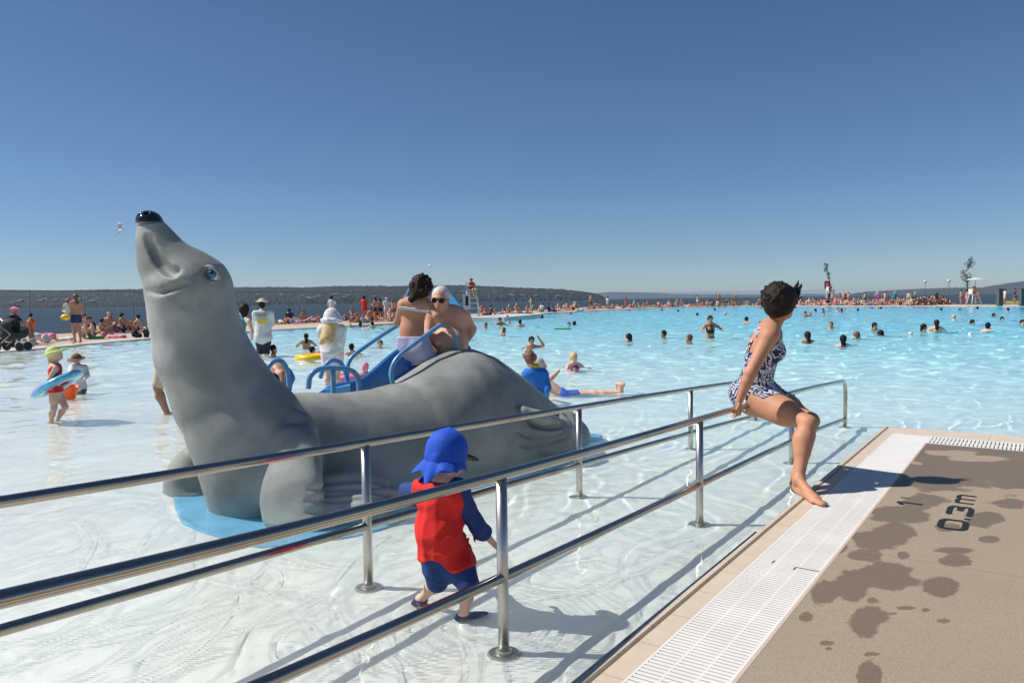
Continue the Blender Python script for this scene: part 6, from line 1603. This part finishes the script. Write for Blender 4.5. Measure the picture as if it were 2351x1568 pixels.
# boats
def boat(x, yw, Y, L_, sail, lab):
    c = P(x, yw, Y); c[2] = -3.2; r0 = empty('sailing_boat' if sail else 'motor_boat', c, lab, 'boat', 'boats on the sea')
    mb = MB(); sec = []
    for k, (u, w_, zz) in enumerate(((-.5, .12, .10), (-.2, .15, .09), (.2, .13, .10), (.5, .01, .13))): sec.append([c + A(u * L_, -w_ * L_, zz * L_), c + A(u * L_ * .9, -w_ * .5 * L_, -.02 * L_), c + A(u * L_ * .9, w_ * .5 * L_, -.02 * L_), c + A(u * L_, w_ * L_, zz * L_)])
    for k in range(3):
        for j in range(4): mb.add([sec[k][j], sec[k + 1][j], sec[k + 1][(j + 1) % 4], sec[k][(j + 1) % 4]], [(0, 1, 2, 3)])
    mb.poly(sec[0]); mb.build('hull', M['c_white'], r0, caus=False)
    if sail:
        mb = MB(); mb.tube([c, c + A(0, 0, 1.5 * L_)], .012 * L_, 6); mb.build('mast', M['c_grey'], r0, caus=False)
        sheet('sail', [c + A(-.42 * L_, 0, .22 * L_), c + A(-.03 * L_, 0, .22 * L_), c + A(-.02 * L_, 0, 1.45 * L_), c + A(-.15 * L_, .05, .9 * L_)], .05, M['c_white'], r0)
    else:
        mb = MB(); mb.box(c + A(0, 0, .17 * L_), np.array([.16, .09, .07]) * L_); mb.build('cabin', M['c_white'], r0, caus=False)
boat(33, 713, 1000, 7.5, True, 'white sailing boat off the left end of the deck'); boat(1134, 692, 1900, 8, True, 'tiny sailing boat on the sea right of the blue tent'); boat(1258, 690, 1900, 8, True, 'tiny sailing boat near the end of the wooded headland')
boat(6, 716, 800, 8, False, 'white motor boat at the left edge of the picture'); boat(92, 713, 1100, 9, False, 'white motor boat right of the sailing boat'); boat(62, 714, 950, 8, False, 'white motor boat behind the camp chair woman')

# houses on the far hillside
r6 = np.random.RandomState(14); M['hwall'] = pm('pale_house_wall', (.34, .33, .32), .8); M['hroof'] = pm('slate_house_roof', (.13, .12, .12), .8)
HS = []
for k in range(60):
    x = [r6.uniform(20, 330), r6.uniform(560, 900), r6.uniform(600, 860), r6.uniform(1040, 1340)][k % 4]; u = r6.uniform(.15, .85)
    top = np.interp(x, [p[0] for p in HP], [p[1] for p in HP]); y0 = hz(x) + 1; HS.append((x, y0 + (top + 3 - y0) * u, u))
HS.sort()
for k, (x, y, u) in enumerate(HS):
    t = math.asin(min(1, max(.02, u) ** (1 / .8))) / (math.pi / 2) / 1.15; Y = 2300 + 800 * t - 35
    c = P(x, y, Y); w_ = r6.uniform(4, 9); h_ = r6.uniform(2.5, 5)
    mb = MB(); mb.box(c + A(0, 0, 1), np.array([w_, 5, h_ + 2])); b0 = len(mb.f)
    a = [c + A(-w_ - .5, -5.5, h_ + 3), c + A(w_ + .5, -5.5, h_ + 3), c + A(w_ + .5, 5.5, h_ + 3), c + A(-w_ - .5, 5.5, h_ + 3), c + A(-w_, 0, h_ + 6), c + A(w_, 0, h_ + 6)]
    mb.add(a, [(0, 1, 5, 4), (2, 3, 4, 5), (0, 4, 3), (1, 2, 5), (3, 2, 1, 0)])
    o = mb.build('house', [M['hwall'], M['hroof']], loc=c, caus=False, midx=[0] * b0 + [1] * 5); tag(o, 'pale house among the trees of the far hillside, %s of the houses from the left' % ordn(k + 1), 'house', 'houses on the far hillside')

# sea air between here and the far shore
HAZE = True
if HAZE:
    m, n, l, b = newmat('sea_air'); out = n['Material Output']; n.remove(b)
    vol = n.new('ShaderNodeVolumePrincipled'); vol.inputs['Color'].default_value = (.62, .80, 1, 1); vol.inputs['Density'].default_value = .000042; vol.inputs['Anisotropy'].default_value = .2
    l.new(vol.outputs[0], out.inputs['Volume'])
    mb = MB(); mb.box(A(0, 8200, 58), np.array([13500, 8700, 64])); o = mb.build('haze', m, caus=False); tag(o, kind='stuff')
